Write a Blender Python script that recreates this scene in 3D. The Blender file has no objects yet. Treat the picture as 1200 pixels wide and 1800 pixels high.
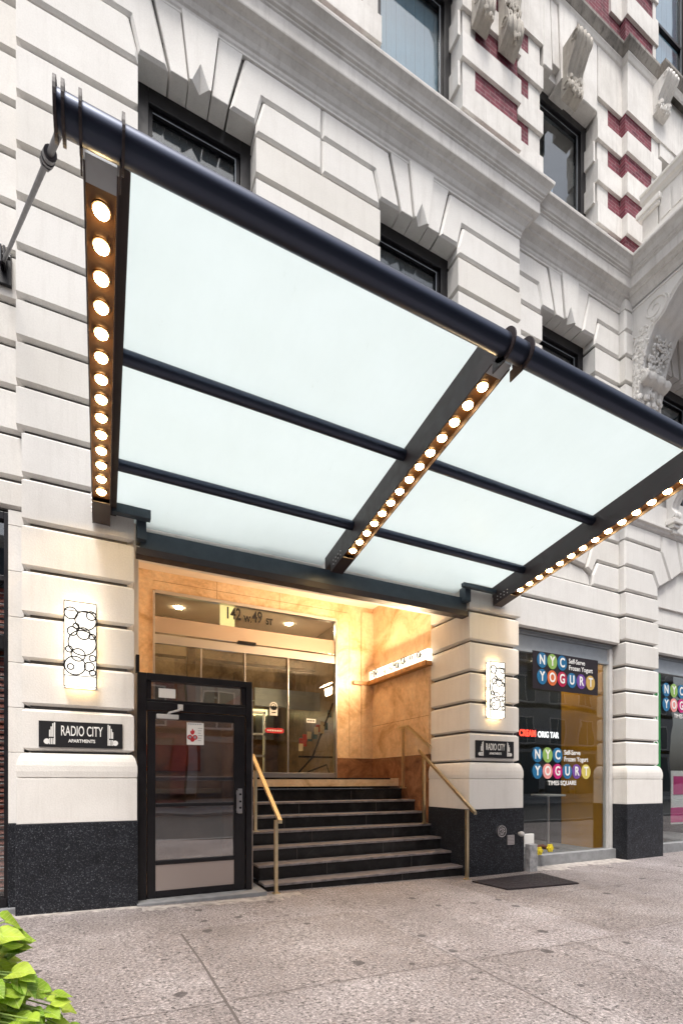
import bpy, bmesh, math, random
from math import sin, cos, pi, radians, atan, sqrt
from mathutils import Vector, Matrix
random.seed(7)
S = bpy.context.scene
C = S.collection
# ------------------------------------------------------------ camera (17 mm shift lens, level)
TH = atan(422.0/860.0)
cam = bpy.data.cameras.new('camera'); camo = bpy.data.objects.new('camera', cam); C.objects.link(camo)
camo.location = (0, 0, 1.4); camo.rotation_euler = (pi/2, 0, -TH)
cam.sensor_fit = 'HORIZONTAL'; cam.sensor_width = 36.0; cam.lens = 36.0*860/1200
cam.shift_x = 0.0; cam.shift_y = (1373-900)/1200.0
cam.clip_start = 0.05; cam.clip_end = 500
S.camera = camo
# ------------------------------------------------------------ world, sun, exposure
SUN_EL, SUN_AZ = radians(66), radians(200)
w = bpy.data.worlds.new('World'); S.world = w; w.use_nodes = True
nt = w.node_tree; nt.nodes.clear()
sky = nt.nodes.new('ShaderNodeTexSky'); sky.sky_type = 'NISHITA'; sky.sun_disc = False
sky.sun_elevation = SUN_EL; sky.sun_rotation = SUN_AZ
sky.air_density = 1.0; sky.dust_density = 5.0; sky.ozone_density = 0.6
bg = nt.nodes.new('ShaderNodeBackground'); bg.inputs[1].default_value = 0.13
wo = nt.nodes.new('ShaderNodeOutputWorld')
hs = nt.nodes.new('ShaderNodeHueSaturation'); hs.inputs['Saturation'].default_value = 0.45
nt.links.new(sky.outputs[0], hs.inputs['Color']); nt.links.new(hs.outputs[0], bg.inputs[0]); nt.links.new(bg.outputs[0], wo.inputs[0])
sl = bpy.data.lights.new('sun', 'SUN'); sl.energy = 1.5; sl.angle = radians(14); sl.color = (1, .96, .9)
so = bpy.data.objects.new('sun', sl); C.objects.link(so)
sd = Vector((-0.35*cos(SUN_EL), -0.94*cos(SUN_EL), sin(SUN_EL)))
so.rotation_euler = sd.to_track_quat('Z', 'Y').to_euler(); so.location = (0, -5, 20)
S.view_settings.view_transform = 'Standard'; S.view_settings.look = 'None'; S.view_settings.gamma = 1
S.view_settings.exposure = 0.85
S.render.engine = 'CYCLES'

# ------------------------------------------------------------ material helpers
def new_mat(name):
    m = bpy.data.materials.new(name); m.use_nodes = True
    n = m.node_tree; b = n.nodes['Principled BSDF']; return m, n, b
def N(n, t, **k):
    o = n.nodes.new(t)
    for a, v in k.items():
        if a in o.inputs.keys(): o.inputs[a].default_value = v
        else: setattr(o, a, v)
    return o
def ramp(n, fac, stops):
    r = n.nodes.new('ShaderNodeValToRGB'); e = r.color_ramp.elements
    while len(e) < len(stops): e.new(0.5)
    for i, (p, c) in enumerate(stops):
        e[i].position = p; e[i].color = (*c, 1) if len(c) == 3 else c
    n.links.new(fac, r.inputs[0]); return r
def coords(n, scale=(1, 1, 1)):
    g = n.nodes.new('ShaderNodeNewGeometry'); mp = n.nodes.new('ShaderNodeMapping'); mp.inputs['Scale'].default_value = scale
    n.links.new(g.outputs['Position'], mp.inputs[0]); return mp.outputs[0]
def mix(n, f, a, b, mode='MIX'):
    x = n.nodes.new('ShaderNodeMix'); x.data_type = 'RGBA'; x.blend_type = mode
    for i, v in ((0, f), (6, a), (7, b)):
        if hasattr(v, 'links'): n.links.new(v, x.inputs[i])
        else: x.inputs[i].default_value = v if not isinstance(v, tuple) else (*v, 1)
    return x.outputs[2]
def bump(n, b, h, s=0.2, d=0.01):
    x = n.nodes.new('ShaderNodeBump'); x.inputs['Strength'].default_value = s; x.inputs['Distance'].default_value = d
    n.links.new(h, x.inputs['Height']); n.links.new(x.outputs[0], b.inputs['Normal'])
def simple(name, col, rough=0.5, metal=0.0, emit=None, es=0.0, var=0.0, vs=6.0, bmp=0.0):
    m, n, b = new_mat(name); b.inputs['Roughness'].default_value = rough; b.inputs['Metallic'].default_value = metal
    b.inputs['Base Color'].default_value = (*col, 1)
    if var > 0:
        no = N(n, 'ShaderNodeTexNoise', Scale=vs, Detail=6.0); n.links.new(coords(n), no.inputs['Vector'])
        lo = tuple(c*(1-var) for c in col); hi = tuple(min(1, c*(1+var)) for c in col)
        r = ramp(n, no.outputs[0], [(.3, lo), (.7, hi)]); n.links.new(r.outputs[0], b.inputs['Base Color'])
        r2 = ramp(n, no.outputs[0], [(.3, (rough*.8,)*3), (.7, (min(1, rough*1.25),)*3)]); n.links.new(r2.outputs[0], b.inputs['Roughness'])
        if bmp: bump(n, b, no.outputs[0], bmp, .01)
    if emit: b.inputs['Emission Color'].default_value = (*emit, 1); b.inputs['Emission Strength'].default_value = es
    return m
def stone(name, base, dirt, amount=.5, streak=True):
    m, n, b = new_mat(name); b.inputs['Roughness'].default_value = .75
    p = coords(n)
    n1 = N(n, 'ShaderNodeTexNoise', Scale=1.3, Detail=8.0, Roughness=.65); n.links.new(p, n1.inputs['Vector'])
    n2 = N(n, 'ShaderNodeTexNoise', Scale=3.0, Detail=7.0, Roughness=.7); n.links.new(coords(n, (4, 4, .35)), n2.inputs['Vector'])
    n3 = N(n, 'ShaderNodeTexNoise', Scale=60.0, Detail=4.0); n.links.new(p, n3.inputs['Vector'])
    r1 = ramp(n, n1.outputs[0], [(.42, (0, 0, 0)), (.75, (amount,)*3)])
    r2 = ramp(n, n2.outputs[0], [(.5, (0, 0, 0)), (.8, (amount,)*3)])
    c = mix(n, r1.outputs[0], base, dirt); c = mix(n, r2.outputs[0], c, dirt)
    r3 = ramp(n, n3.outputs[0], [(.3, (.93,)*3), (.7, (1.0,)*3)]); c = mix(n, 1.0, c, r3.outputs[0], 'MULTIPLY')
    ge = n.nodes.new('ShaderNodeNewGeometry'); ri = ramp(n, ge.outputs['Random Per Island'], [(0, (.93, .92, .90)), (.5, (.98, .98, .98)), (1, (1, 1, 1))]); c = mix(n, 1.0, c, ri.outputs[0], 'MULTIPLY')
    n.links.new(c, b.inputs['Base Color']); bump(n, b, n3.outputs[0], .2, .01)
    return m
M = {}
M['stone'] = stone('painted_limestone', (.82, .80, .765), (.60, .57, .53), .4)
M['stone_warm'] = stone('weathered_limestone', (.78, .755, .72), (.42, .39, .355), .6)
M['stone_sooty'] = stone('sooty_limestone', (.42, .39, .35), (.06, .055, .05), 1.0)
M['mortar'] = stone('grimy_shade_mortar', (.16, .15, .14), (.06, .055, .05), .8)  # groove filler: joint grime plus groove shade put into the dark colour
M['carved'] = stone('carved_stone', (.56, .52, .46), (.20, .18, .155), .9)

def granite():
    m, n, b = new_mat('black_granite'); p = coords(n)
    v = N(n, 'ShaderNodeTexNoise', Scale=75.0, Detail=3.0, Roughness=.85); n.links.new(p, v.inputs['Vector'])
    v2 = N(n, 'ShaderNodeTexNoise', Scale=9.0, Detail=4.0); n.links.new(p, v2.inputs['Vector'])
    r = ramp(n, v.outputs[0], [(.52, (.012, .013, .017)), (.62, (.05, .055, .065)), (.72, (.30, .31, .33))])
    r2 = ramp(n, v2.outputs[0], [(.3, (.75,)*3), (.7, (1.3,)*3)])
    n.links.new(mix(n, 1.0, r.outputs[0], r2.outputs[0], 'MULTIPLY'), b.inputs['Base Color']); b.inputs['Roughness'].default_value = .4; b.inputs['Specular IOR Level'].default_value = .25
    return m
M['granite'] = granite()
def brick():
    m, n, b = new_mat('red_brick')
    tc = n.nodes.new('ShaderNodeNewGeometry'); sx = n.nodes.new('ShaderNodeSeparateXYZ'); cb = n.nodes.new('ShaderNodeCombineXYZ')
    ad = N(n, 'ShaderNodeMath', operation='ADD')
    n.links.new(tc.outputs['Position'], sx.inputs[0]); n.links.new(sx.outputs[0], ad.inputs[0]); n.links.new(sx.outputs[1], ad.inputs[1])
    n.links.new(ad.outputs[0], cb.inputs[0]); n.links.new(sx.outputs[2], cb.inputs[1])
    br = N(n, 'ShaderNodeTexBrick', Scale=1.0); br.inputs['Color1'].default_value = (.19, .026, .045, 1); br.inputs['Color2'].default_value = (.11, .014, .03, 1)
    br.inputs['Mortar'].default_value = (.22, .11, .12, 1); br.inputs['Mortar Size'].default_value = .007
    br.inputs['Brick Width'].default_value = .2; br.inputs['Row Height'].default_value = .068
    n.links.new(cb.outputs[0], br.inputs['Vector'])
    no = N(n, 'ShaderNodeTexNoise', Scale=9.0, Detail=6.0); n.links.new(tc.outputs['Position'], no.inputs['Vector'])
    r = ramp(n, no.outputs[0], [(.3, (.7,)*3), (.75, (1.35, 1.4, 1.4))])
    n.links.new(mix(n, 1.0, br.outputs[0], r.outputs[0], 'MULTIPLY'), b.inputs['Base Color']); b.inputs['Roughness'].default_value = .8
    bump(n, b, br.outputs['Fac'], -.3, .01); return m
M['brick'] = brick()
def marble(name, c1, c2, c3, sc=2.0, rough=.25):
    m, n, b = new_mat(name); p = coords(n)
    n1 = N(n, 'ShaderNodeTexNoise', Scale=sc, Detail=10.0, Roughness=.68, Distortion=1.2); n.links.new(p, n1.inputs['Vector'])
    n2 = N(n, 'ShaderNodeTexNoise', Scale=sc*9, Detail=6.0, Roughness=.7); n.links.new(p, n2.inputs['Vector'])
    r = ramp(n, n1.outputs[0], [(.32, c3), (.47, c2), (.62, c1)])
    r2 = ramp(n, n2.outputs[0], [(.3, (.78,)*3), (.65, (1.05,)*3)])
    n.links.new(mix(n, 1.0, r.outputs[0], r2.outputs[0], 'MULTIPLY'), b.inputs['Base Color']); b.inputs['Roughness'].default_value = rough
    return m
M['marble'] = marble('cream_marble', (.80, .61, .41), (.72, .50, .30), (.48, .29, .14), 1.6, .4)
M['marble_dark'] = marble('brown_marble', (.34, .17, .09), (.24, .11, .055), (.11, .05, .03), 3.0)
M['stepstone'] = marble('black_step_stone', (.012, .012, .013), (.018, .017, .018), (.03, .03, .03), 3.0, .12)
M['treadtop'] = simple('pale_tread_stone', (.20, .18, .185), .4, var=.4, vs=14)  # treads set paler than the black risers
M['stepstone'].node_tree.nodes['Principled BSDF'].inputs['Specular IOR Level'].default_value = .2

def sidewalk():
    m, n, b = new_mat('aggregate_concrete'); p = coords(n)
    big = N(n, 'ShaderNodeTexNoise', Scale=.8, Detail=9.0, Roughness=.68); n.links.new(p, big.inputs['Vector'])
    rb = ramp(n, big.outputs[0], [(.35, (.195, .172, .168)), (.50, (.245, .219, .216)), (.70, (.34, .315, .315))])
    f1 = N(n, 'ShaderNodeTexNoise', Scale=48.0, Detail=4.0, Roughness=.9); n.links.new(p, f1.inputs['Vector'])
    rf = ramp(n, f1.outputs[0], [(.37, (.08,)*3), (.45, (.75,)*3), (.56, (1.1,)*3), (.65, (2.3,)*3)])
    c = mix(n, 1.0, rb.outputs[0], rf.outputs[0], 'MULTIPLY')
    f2 = N(n, 'ShaderNodeTexNoise', Scale=24.0, Detail=4.0, Roughness=.8); n.links.new(p, f2.inputs['Vector'])
    r2 = ramp(n, f2.outputs[0], [(.34, (.28,)*3), (.44, (1,)*3)]); c = mix(n, 1.0, c, r2.outputs[0], 'MULTIPLY')
    # old gum and tar spots: real stains
    wn = N(n, 'ShaderNodeTexNoise', Scale=14.0, Detail=2.0); n.links.new(p, wn.inputs['Vector'])
    wp = mix(n, .035, p, wn.outputs['Color'])
    for sc, th, keep in ((2.4, .12, .4), (5.0, .10, .3)):
        v = N(n, 'ShaderNodeTexVoronoi', Scale=sc, voronoi_dimensions='2D'); n.links.new(wp, v.inputs['Vector'])
        sp = n.nodes.new('ShaderNodeSeparateColor'); n.links.new(v.outputs['Color'], sp.inputs[0])
        ms = N(n, 'ShaderNodeMath', operation='MULTIPLY'); ms.inputs[1].default_value = th; n.links.new(sp.outputs[1], ms.inputs[0])
        lt = N(n, 'ShaderNodeMath', operation='LESS_THAN'); n.links.new(v.outputs['Distance'], lt.inputs[0]); n.links.new(ms.outputs[0], lt.inputs[1])
        k = N(n, 'ShaderNodeMath', operation='LESS_THAN'); k.inputs[1].default_value = keep; n.links.new(sp.outputs[0], k.inputs[0])
        a = N(n, 'ShaderNodeMath', operation='MULTIPLY'); n.links.new(lt.outputs[0], a.inputs[0]); n.links.new(k.outputs[0], a.inputs[1])
        a2 = N(n, 'ShaderNodeMath', operation='MULTIPLY'); a2.inputs[1].default_value = .8; n.links.new(a.outputs[0], a2.inputs[0])
        c = mix(n, a2.outputs[0], c, (.045, .04, .042))
    sn = N(n, 'ShaderNodeVectorMath', operation='SNAP'); ad = N(n, 'ShaderNodeVectorMath', operation='ADD'); ad.inputs[1].default_value = (-.7, .3, 5)
    n.links.new(p, ad.inputs[0]); n.links.new(ad.outputs[0], sn.inputs[0]); sn.inputs[1].default_value = (1.9, 1.7, 50)
    wn2 = n.nodes.new('ShaderNodeTexWhiteNoise'); n.links.new(sn.outputs[0], wn2.inputs[0]); rs = ramp(n, wn2.outputs[0], [(0, (.88, .86, .85)), (1, (1.07, 1.07, 1.09))]); c = mix(n, 1.0, c, rs.outputs[0], 'MULTIPLY')
    n.links.new(c, b.inputs['Base Color']); b.inputs['Roughness'].default_value = .75
    bump(n, b, f1.outputs[0], .5, .006); return m
M['sidewalk'] = sidewalk()
M['patch'] = simple('pale_mortar', (.36, .33, .31), .85, var=.4, vs=12, bmp=.4)
M['joint'] = simple('dark_joint', (.10, .085, .08), .9)
M['concrete'] = simple('grey_concrete', (.22, .225, .235), .8, var=.2, vs=9, bmp=.2)
M['asphalt'] = simple('asphalt', (.05, .05, .052), .85, var=.3, vs=20, bmp=.3)
M['steel_dark'] = simple('dark_painted_steel', (.032, .022, .024), .5, .0, var=.2, vs=9)
M['steel_blue'] = simple('slate_painted_steel', (.055, .075, .095), .4, .2, var=.15, vs=9)
M['steel_tube'] = simple('tube_painted_steel', (.045, .055, .085), .34, .7)
M['trough'] = simple('bronze_trough', (.065, .026, .005), .45, .1, var=.15, vs=9)
M['black'] = simple('black_frame_paint', (.010, .009, .011), .35, .0, var=.2, vs=8)
M['black'].node_tree.nodes['Principled BSDF'].inputs['Specular IOR Level'].default_value = .35
M['brass'] = simple('brass', (.70, .58, .38), .35, 1.0, var=.08, vs=20)
M['chrome'] = simple('brushed_steel', (.62, .60, .60), .3, 1.0)
M['rod'] = simple('galvanised_rod', (.14, .14, .15), .45, .6, var=.2, vs=20)
M['alu'] = simple('grey_aluminium', (.34, .37, .40), .4, .3, var=.08, vs=8)
M['frame_white'] = simple('pale_frame', (.55, .54, .53), .45, var=.06)
M['bulb'] = simple('lit_bulb', (1, .9, .7), .4, emit=(1, .66, .28), es=40.0)
M['plaster'] = simple('warm_plaster', (.78, .68, .58), .8, var=.04, vs=3)
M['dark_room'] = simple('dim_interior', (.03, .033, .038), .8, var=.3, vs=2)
M['white_print'] = simple('white_print', (.82, .82, .80), .5)
M['black_print'] = simple('black_print', (.01, .01, .012), .45)
M['sconce'] = simple('lit_sconce_glass', (.9, .88, .8), .4, emit=(1, .93, .80), es=.95)
M['sconce_slot'] = simple('lit_sconce_opening', (.9, .88, .8), .4, emit=(1, .66, .30), es=7.0)
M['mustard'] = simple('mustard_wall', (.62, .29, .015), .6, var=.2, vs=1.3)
M['red_brown'] = simple('red_brown_wood', (.30, .07, .035), .5, var=.4, vs=4)

def frosted():
    m = bpy.data.materials.new('frosted_canopy_glass'); m.use_nodes = True; n = m.node_tree; n.nodes.clear()
    o = n.nodes.new('ShaderNodeOutputMaterial')
    t = N(n, 'ShaderNodeBsdfTranslucent'); t.inputs[0].default_value = (.7, .75, .75, 1)
    d = N(n, 'ShaderNodeBsdfDiffuse'); d.inputs[0].default_value = (.80, .84, .83, 1)
    g = N(n, 'ShaderNodeBsdfGlossy'); g.inputs['Roughness'].default_value = .25
    a = n.nodes.new('ShaderNodeMixShader'); a.inputs[0].default_value = .12; n.links.new(t.outputs[0], a.inputs[1]); n.links.new(d.outputs[0], a.inputs[2])
    b = n.nodes.new('ShaderNodeMixShader'); b.inputs[0].default_value = .04; n.links.new(a.outputs[0], b.inputs[1]); n.links.new(g.outputs[0], b.inputs[2])
    no = N(n, 'ShaderNodeTexNoise', Scale=1.6, Detail=6.0, Roughness=.6); n.links.new(coords(n), no.inputs['Vector'])
    r = ramp(n, no.outputs[0], [(.35, (.735, .785, .79)), (.75, (.715, .765, .765))]); n.links.new(r.outputs[0], t.inputs[0])
    n2 = N(n, 'ShaderNodeTexNoise', Scale=9.0, Detail=8.0, Roughness=.75); n.links.new(coords(n, (1, .35, 1)), n2.inputs['Vector'])
    rr = ramp(n, n2.outputs[0], [(.28, (.90, .90, .88)), (.36, (.985, .985, .985)), (.6, (1, 1, 1))]); n.links.new(mix(n, 1.0, r.outputs[0], rr.outputs[0], 'MULTIPLY'), t.inputs[0])
    n.links.new(b.outputs[0], o.inputs[0]); return m
M['frosted'] = frosted()
def glass(name, tint, ior=1.5, rmin=0.06, wav=0.0):
    m = bpy.data.materials.new(name); m.use_nodes = True; n = m.node_tree; n.nodes.clear()
    o = n.nodes.new('ShaderNodeOutputMaterial'); t = N(n, 'ShaderNodeBsdfTransparent'); t.inputs[0].default_value = (*tint, 1)
    g = N(n, 'ShaderNodeBsdfGlossy'); g.inputs['Roughness'].default_value = .01; g.inputs[0].default_value = (1, 1, 1, 1)
    lw_ = N(n, 'ShaderNodeLayerWeight', Blend=.5); f = N(n, 'ShaderNodeMath', operation='POWER'); f.inputs[1].default_value = 4.0; n.links.new(lw_.outputs['Facing'], f.inputs[0])
    mx = N(n, 'ShaderNodeMath', operation='ADD'); mx.inputs[1].default_value = rmin; n.links.new(f.outputs[0], mx.inputs[0])
    s = n.nodes.new('ShaderNodeMixShader'); n.links.new(mx.outputs[0], s.inputs[0]); n.links.new(t.outputs[0], s.inputs[1]); n.links.new(g.outputs[0], s.inputs[2])
    if wav:
        no = N(n, 'ShaderNodeTexNoise', Scale=1.5, Detail=1.0); n.links.new(coords(n), no.inputs['Vector'])
        bp = N(n, 'ShaderNodeBump'); bp.inputs['Strength'].default_value = wav; bp.inputs['Distance'].default_value = .02
        n.links.new(no.outputs[0], bp.inputs['Height']); n.links.new(bp.outputs[0], g.inputs['Normal'])
    n.links.new(s.outputs[0], o.inputs[0]); return m
M['glass'] = glass('window_glass', (.8, .85, .87), 1.5, .035, .1)
M['glass_lobby'] = glass('lobby_glass', (.92, .93, .90), 1.5, .04, .1)
M['glass_shop'] = glass('shop_glass', (.88, .9, .9), 1.5, .10, .1)
M['glass_door'] = glass('door_glass', (.75, .73, .73), 1.5, .22, .12)

# ------------------------------------------------------------ mesh helpers
class MB:
    def __init__(s): s.v = []; s.f = []; s.j = None
    def add(s, vs, fs):
        o = len(s.v); s.v += [tuple(v) for v in vs]; s.f += [tuple(i+o for i in f) for f in fs]; return s
    def box(s, x0, x1, y0, y1, z0, z1, b=0.0):
        if b <= 0:
            return s.add([(x, y, z) for z in (z0, z1) for y in (y0, y1) for x in (x0, x1)],
                         [(0, 2, 3, 1), (4, 5, 7, 6), (0, 1, 5, 4), (2, 6, 7, 3), (0, 4, 6, 2), (1, 3, 7, 5)])
        bm = bmesh.new(); bmesh.ops.create_cube(bm, size=1)
        for v in bm.verts: v.co = Vector(((x0+x1)/2+v.co.x*(x1-x0), (y0+y1)/2+v.co.y*(y1-y0), (z0+z1)/2+v.co.z*(z1-z0)))
        bmesh.ops.bevel(bm, geom=bm.edges[:], offset=b, segments=2, affect='EDGES', profile=.6)
        return s.addbm(bm)
    def addbm(s, bm):
        bm.verts.index_update(); s.add([v.co[:] for v in bm.verts], [tuple(v.index for v in f.verts) for f in bm.faces]); bm.free(); return s
    def tube(s, a, b, r, n=16, r2=None, cap=True):
        a = Vector(a); b = Vector(b); d = (b-a).normalized(); u = d.orthogonal().normalized(); w_ = d.cross(u); r2 = r if r2 is None else r2
        vs = [a+(u*cos(2*pi*i/n)+w_*sin(2*pi*i/n))*r for i in range(n)]+[b+(u*cos(2*pi*i/n)+w_*sin(2*pi*i/n))*r2 for i in range(n)]
        fs = [(i, (i+1) % n, n+(i+1) % n, n+i) for i in range(n)]
        if cap: fs += [tuple(range(n-1, -1, -1)), tuple(range(n, 2*n))]
        return s.add(vs, fs)
    def path(s, pts, r, n=8):
        pts = [Vector(p) for p in pts]; rings = []; u = None
        for i, p in enumerate(pts):
            d = (pts[min(i+1, len(pts)-1)]-pts[max(i-1, 0)]).normalized()
            u = d.orthogonal().normalized() if u is None else (u-d*u.dot(d)).normalized()
            w_ = d.cross(u); rr = r[i] if isinstance(r, (list, tuple)) else r
            rings.append([p+(u*cos(2*pi*k/n)+w_*sin(2*pi*k/n))*rr for k in range(n)])
        vs = [v for q in rings for v in q]; fs = []
        for i in range(len(pts)-1):
            for k in range(n): fs.append((i*n+k, i*n+(k+1) % n, (i+1)*n+(k+1) % n, (i+1)*n+k))
        fs += [tuple(range(n-1, -1, -1)), tuple(range((len(pts)-1)*n, len(pts)*n))]
        return s.add(vs, fs)
    def course(s, x0, x1, yf, yb, z0, z1, c=.03, l=True, r=True):
        rr = []
        for z, i in ((z0, c*1.5), (z0+c*.75, 0), (z1-c*.9, 0), (z1, c)):
            a = x0+(i if l else 0); b_ = x1-(i if r else 0)
            rr += [(a, yf+i, z), (b_, yf+i, z), (b_, yb, z), (a, yb, z)]
        fs = [(0, 3, 2, 1), (12, 13, 14, 15)]
        for k in range(3):
            for j in range(4):
                a = 4*k+j; b_ = 4*k+(j+1) % 4; fs.append((a, b_, b_+4, a+4))
        return s.add(rr, fs)
    def poly(s, pts, yf, yb, c=.03):
        """chamfered block: outline pts (x,z), front at yf, back at yb"""
        ar = sum(pts[i][0]*pts[(i+1) % len(pts)][1]-pts[(i+1) % len(pts)][0]*pts[i][1] for i in range(len(pts)))
        if ar < 0: pts = pts[::-1]
        n = len(pts); ins = []
        for i in range(n):
            p0, p1, p2 = (Vector(pts[i-1]), Vector(pts[i]), Vector(pts[(i+1) % n]))
            d1 = (p1-p0).normalized(); d2 = (p2-p1).normalized(); n1 = Vector((-d1.y, d1.x)); n2 = Vector((-d2.y, d2.x))
            m_ = (n1+n2); m_ = m_/max(.3, m_.dot(n1)) if m_.length > 1e-6 else n1
            ins.append(p1+m_*c)
        vs = [(p.x, yf, p.y) for p in ins]+[(p[0], yf+c, p[1]) for p in pts]+[(p[0], yb, p[1]) for p in pts]
        fs = [tuple(range(n)), tuple(range(3*n-1, 2*n-1, -1))]
        for i in range(n):
            j = (i+1) % n
            fs += [(i, n+i, n+j, j), (n+i, 2*n+i, 2*n+j, n+j)]
        return s.add(vs, fs)
    def sweep(s, path, prof, cap=True):
        """prof: (out, z); path: xy points with wall on the left-hand side... out = to the right of travel (towards the street)"""
        n = len(prof); P = [Vector(p) for p in path]
        for i, p in enumerate(P):
            d1 = (P[i]-P[i-1]).normalized() if i else (P[1]-P[0]).normalized()
            d2 = (P[i+1]-P[i]).normalized() if i < len(P)-1 else d1
            n1 = Vector((d1.y, -d1.x)); n2 = Vector((d2.y, -d2.x)); m_ = (n1+n2); m_ = m_/m_.dot(n1)
            s.v += [(p.x+m_.x*o, p.y+m_.y*o, z) for o, z in prof]
        o = len(s.v)-n*len(P)
        for i in range(len(P)-1):
            for k in range(n-1): s.f.append((o+i*n+k, o+(i+1)*n+k, o+(i+1)*n+k+1, o+i*n+k+1))
        if cap: s.f.append(tuple(o+k for k in range(n))); s.f.append(tuple(o+(len(P)-1)*n+k for k in range(n-1, -1, -1)))
        return s
    def ball(s, c, r, u=10, v=6):
        r = r if isinstance(r, (tuple, list)) else (r, r, r); vs = []; fs = []
        for j in range(v+1):
            for i in range(u):
                t = pi*j/v; a = 2*pi*i/u; vs.append((c[0]+r[0]*sin(t)*cos(a), c[1]+r[1]*sin(t)*sin(a), c[2]+r[2]*cos(t)))
        for j in range(v):
            for i in range(u): fs.append((j*u+i, (j+1)*u+i, (j+1)*u+(i+1) % u, j*u+(i+1) % u))
        return s.add(vs, fs)
    def disc(s, c, r, yf, yb, n=28, rx=None):
        rx = rx or r; pts = [(c[0]+rx*cos(2*pi*i/n), c[1]+r*sin(2*pi*i/n)) for i in range(n)]
        vs = [(p[0], yf, p[1]) for p in pts]+[(p[0], yb, p[1]) for p in pts]
        return s.add(vs, [tuple(range(n)), tuple(range(2*n-1, n-1, -1))]+[(i, n+i, n+(i+1) % n, (i+1) % n) for i in range(n)])
    def ring(s, c, r, yf, t=.004, n=28):
        vs = []
        for i in range(n):
            a = 2*pi*i/n
            for rr, y in ((r+t, yf), (r-t, yf), (r-t, yf+t), (r+t, yf+t)): vs.append((c[0]+rr*cos(a), y, c[1]+rr*sin(a)))
        fs = []
        for i in range(n):
            j = (i+1) % n
            for k in range(4): fs.append((4*i+k, 4*j+k, 4*j+(k+1) % 4, 4*i+(k+1) % 4))
        return s.add(vs, fs)
    def build(s, name, mat, parent=None, smooth=False, fix=True):
        me = bpy.data.meshes.new(name); me.from_pydata(s.v, [], s.f)
        if fix:
            bm = bmesh.new(); bm.from_mesh(me); bmesh.ops.recalc_face_normals(bm, faces=bm.faces); bm.to_mesh(me); bm.free()
        me.materials.append(M[mat] if isinstance(mat, str) else mat)
        if smooth:
            me.polygons.foreach_set('use_smooth', [True]*len(me.polygons)); me.set_sharp_from_angle(angle=radians(40))
        o = bpy.data.objects.new(name, me); C.objects.link(o); o.parent = parent; return o
def thing(name, label, cat, group=None, loc=(0, 0, 0)):
    o = bpy.data.objects.new(name, None); C.objects.link(o); o['label'] = label; o['category'] = cat; o.location = loc
    o.empty_display_size = .2
    if group: o['group'] = group
    return o
def tag(o, label, cat, group=None, kind=None):
    if label: o['label'] = label
    if cat: o['category'] = cat
    if group: o['group'] = group
    if kind: o['kind'] = kind
    return o
def struct(o): o['kind'] = 'structure'; return o
def text(name, body, x, z, y, size, mat, parent=None, sx=1.0, align='CENTER', ext=.002, off=0.0, shear=0.0):
    cu = bpy.data.curves.new(name, 'FONT'); cu.body = body; cu.size = size; cu.align_x = align; cu.align_y = 'CENTER'; cu.extrude = ext; cu.offset = off; cu.shear = shear
    t = bpy.data.objects.new(name, cu); C.objects.link(t)
    dg = bpy.context.evaluated_depsgraph_get(); me = bpy.data.meshes.new_from_object(t.evaluated_get(dg))
    bpy.data.objects.remove(t); me.materials.clear(); me.materials.append(M[mat] if isinstance(mat, str) else mat)
    me.transform(Matrix.Translation((x, y, z)) @ Matrix.Rotation(pi/2, 4, 'X') @ Matrix.Diagonal((sx, 1, 1, 1)))
    o = bpy.data.objects.new(name, me); C.objects.link(o); o.parent = parent; return o

# ------------------------------------------------------------ ground
def gz(x):
    if x < -1: return .02
    if x < 5.2: return .0-.0195*x if x > 0 else -.02*x
    return -.1015
XS = [-40, -10, -1]+[i*.5-1 for i in range(1, 13)]+[5.2, 8, 12, 20, 60]
mb = MB(); ys = [0.0, 3, 5.9, 7.0]
for x in XS:
    for y in ys: mb.v.append((x, y, gz(x)))
for i in range(len(XS)-1):
    for j in range(len(ys)-1): a = i*len(ys)+j; mb.f.append((a, a+len(ys), a+len(ys)+1, a+1))
struct(mb.build('sidewalk', 'sidewalk'))
def strip(mb, pts, wd, dz=.003):
    for (x0, y0), (x1, y1) in zip(pts[:-1], pts[1:]):
        d = Vector((x1-x0, y1-y0)); L = d.length; nn = Vector((-d.y, d.x))/L*wd/2; k = max(1, int(L/.5))
        for q in range(k):
            a = Vector((x0, y0))+d*q/k; b_ = Vector((x0, y0))+d*(q+1)/k; vv = []
            for p in (a-nn, b_-nn, b_+nn, a+nn): vv.append((p.x, p.y, gz(p.x)+dz))
            mb.add(vv, [(0, 1, 2, 3)])
mb = MB()
strip(mb, [(.66, 4.7), (.70, 3.9), (.725, 2.6), (.735, .3)], .018); strip(mb, [(2.62, 3.9), (2.6, .3)], .006); strip(mb, [(3.9, 3.5), (3.83, .3)], .005)
strip(mb, [(-2, 3.15), (1.54, 3.13), (3.85, 3.05), (8.4, 3.0)], .005); strip(mb, [(8.35, 5.9), (8.28, 3), (8.25, .3)], .016)
strip(mb, [(-2, 1.4), (9, 1.35)], .01); strip(mb, [(6.1, 3.4), (6.05, .3)], .004); strip(mb, [(11.4, 5.9), (11.3, .3)], .014); strip(mb, [(5.2, 4.6), (13, 4.4)], .007)
struct(mb.build('sidewalk_joints', 'joint'))
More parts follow.
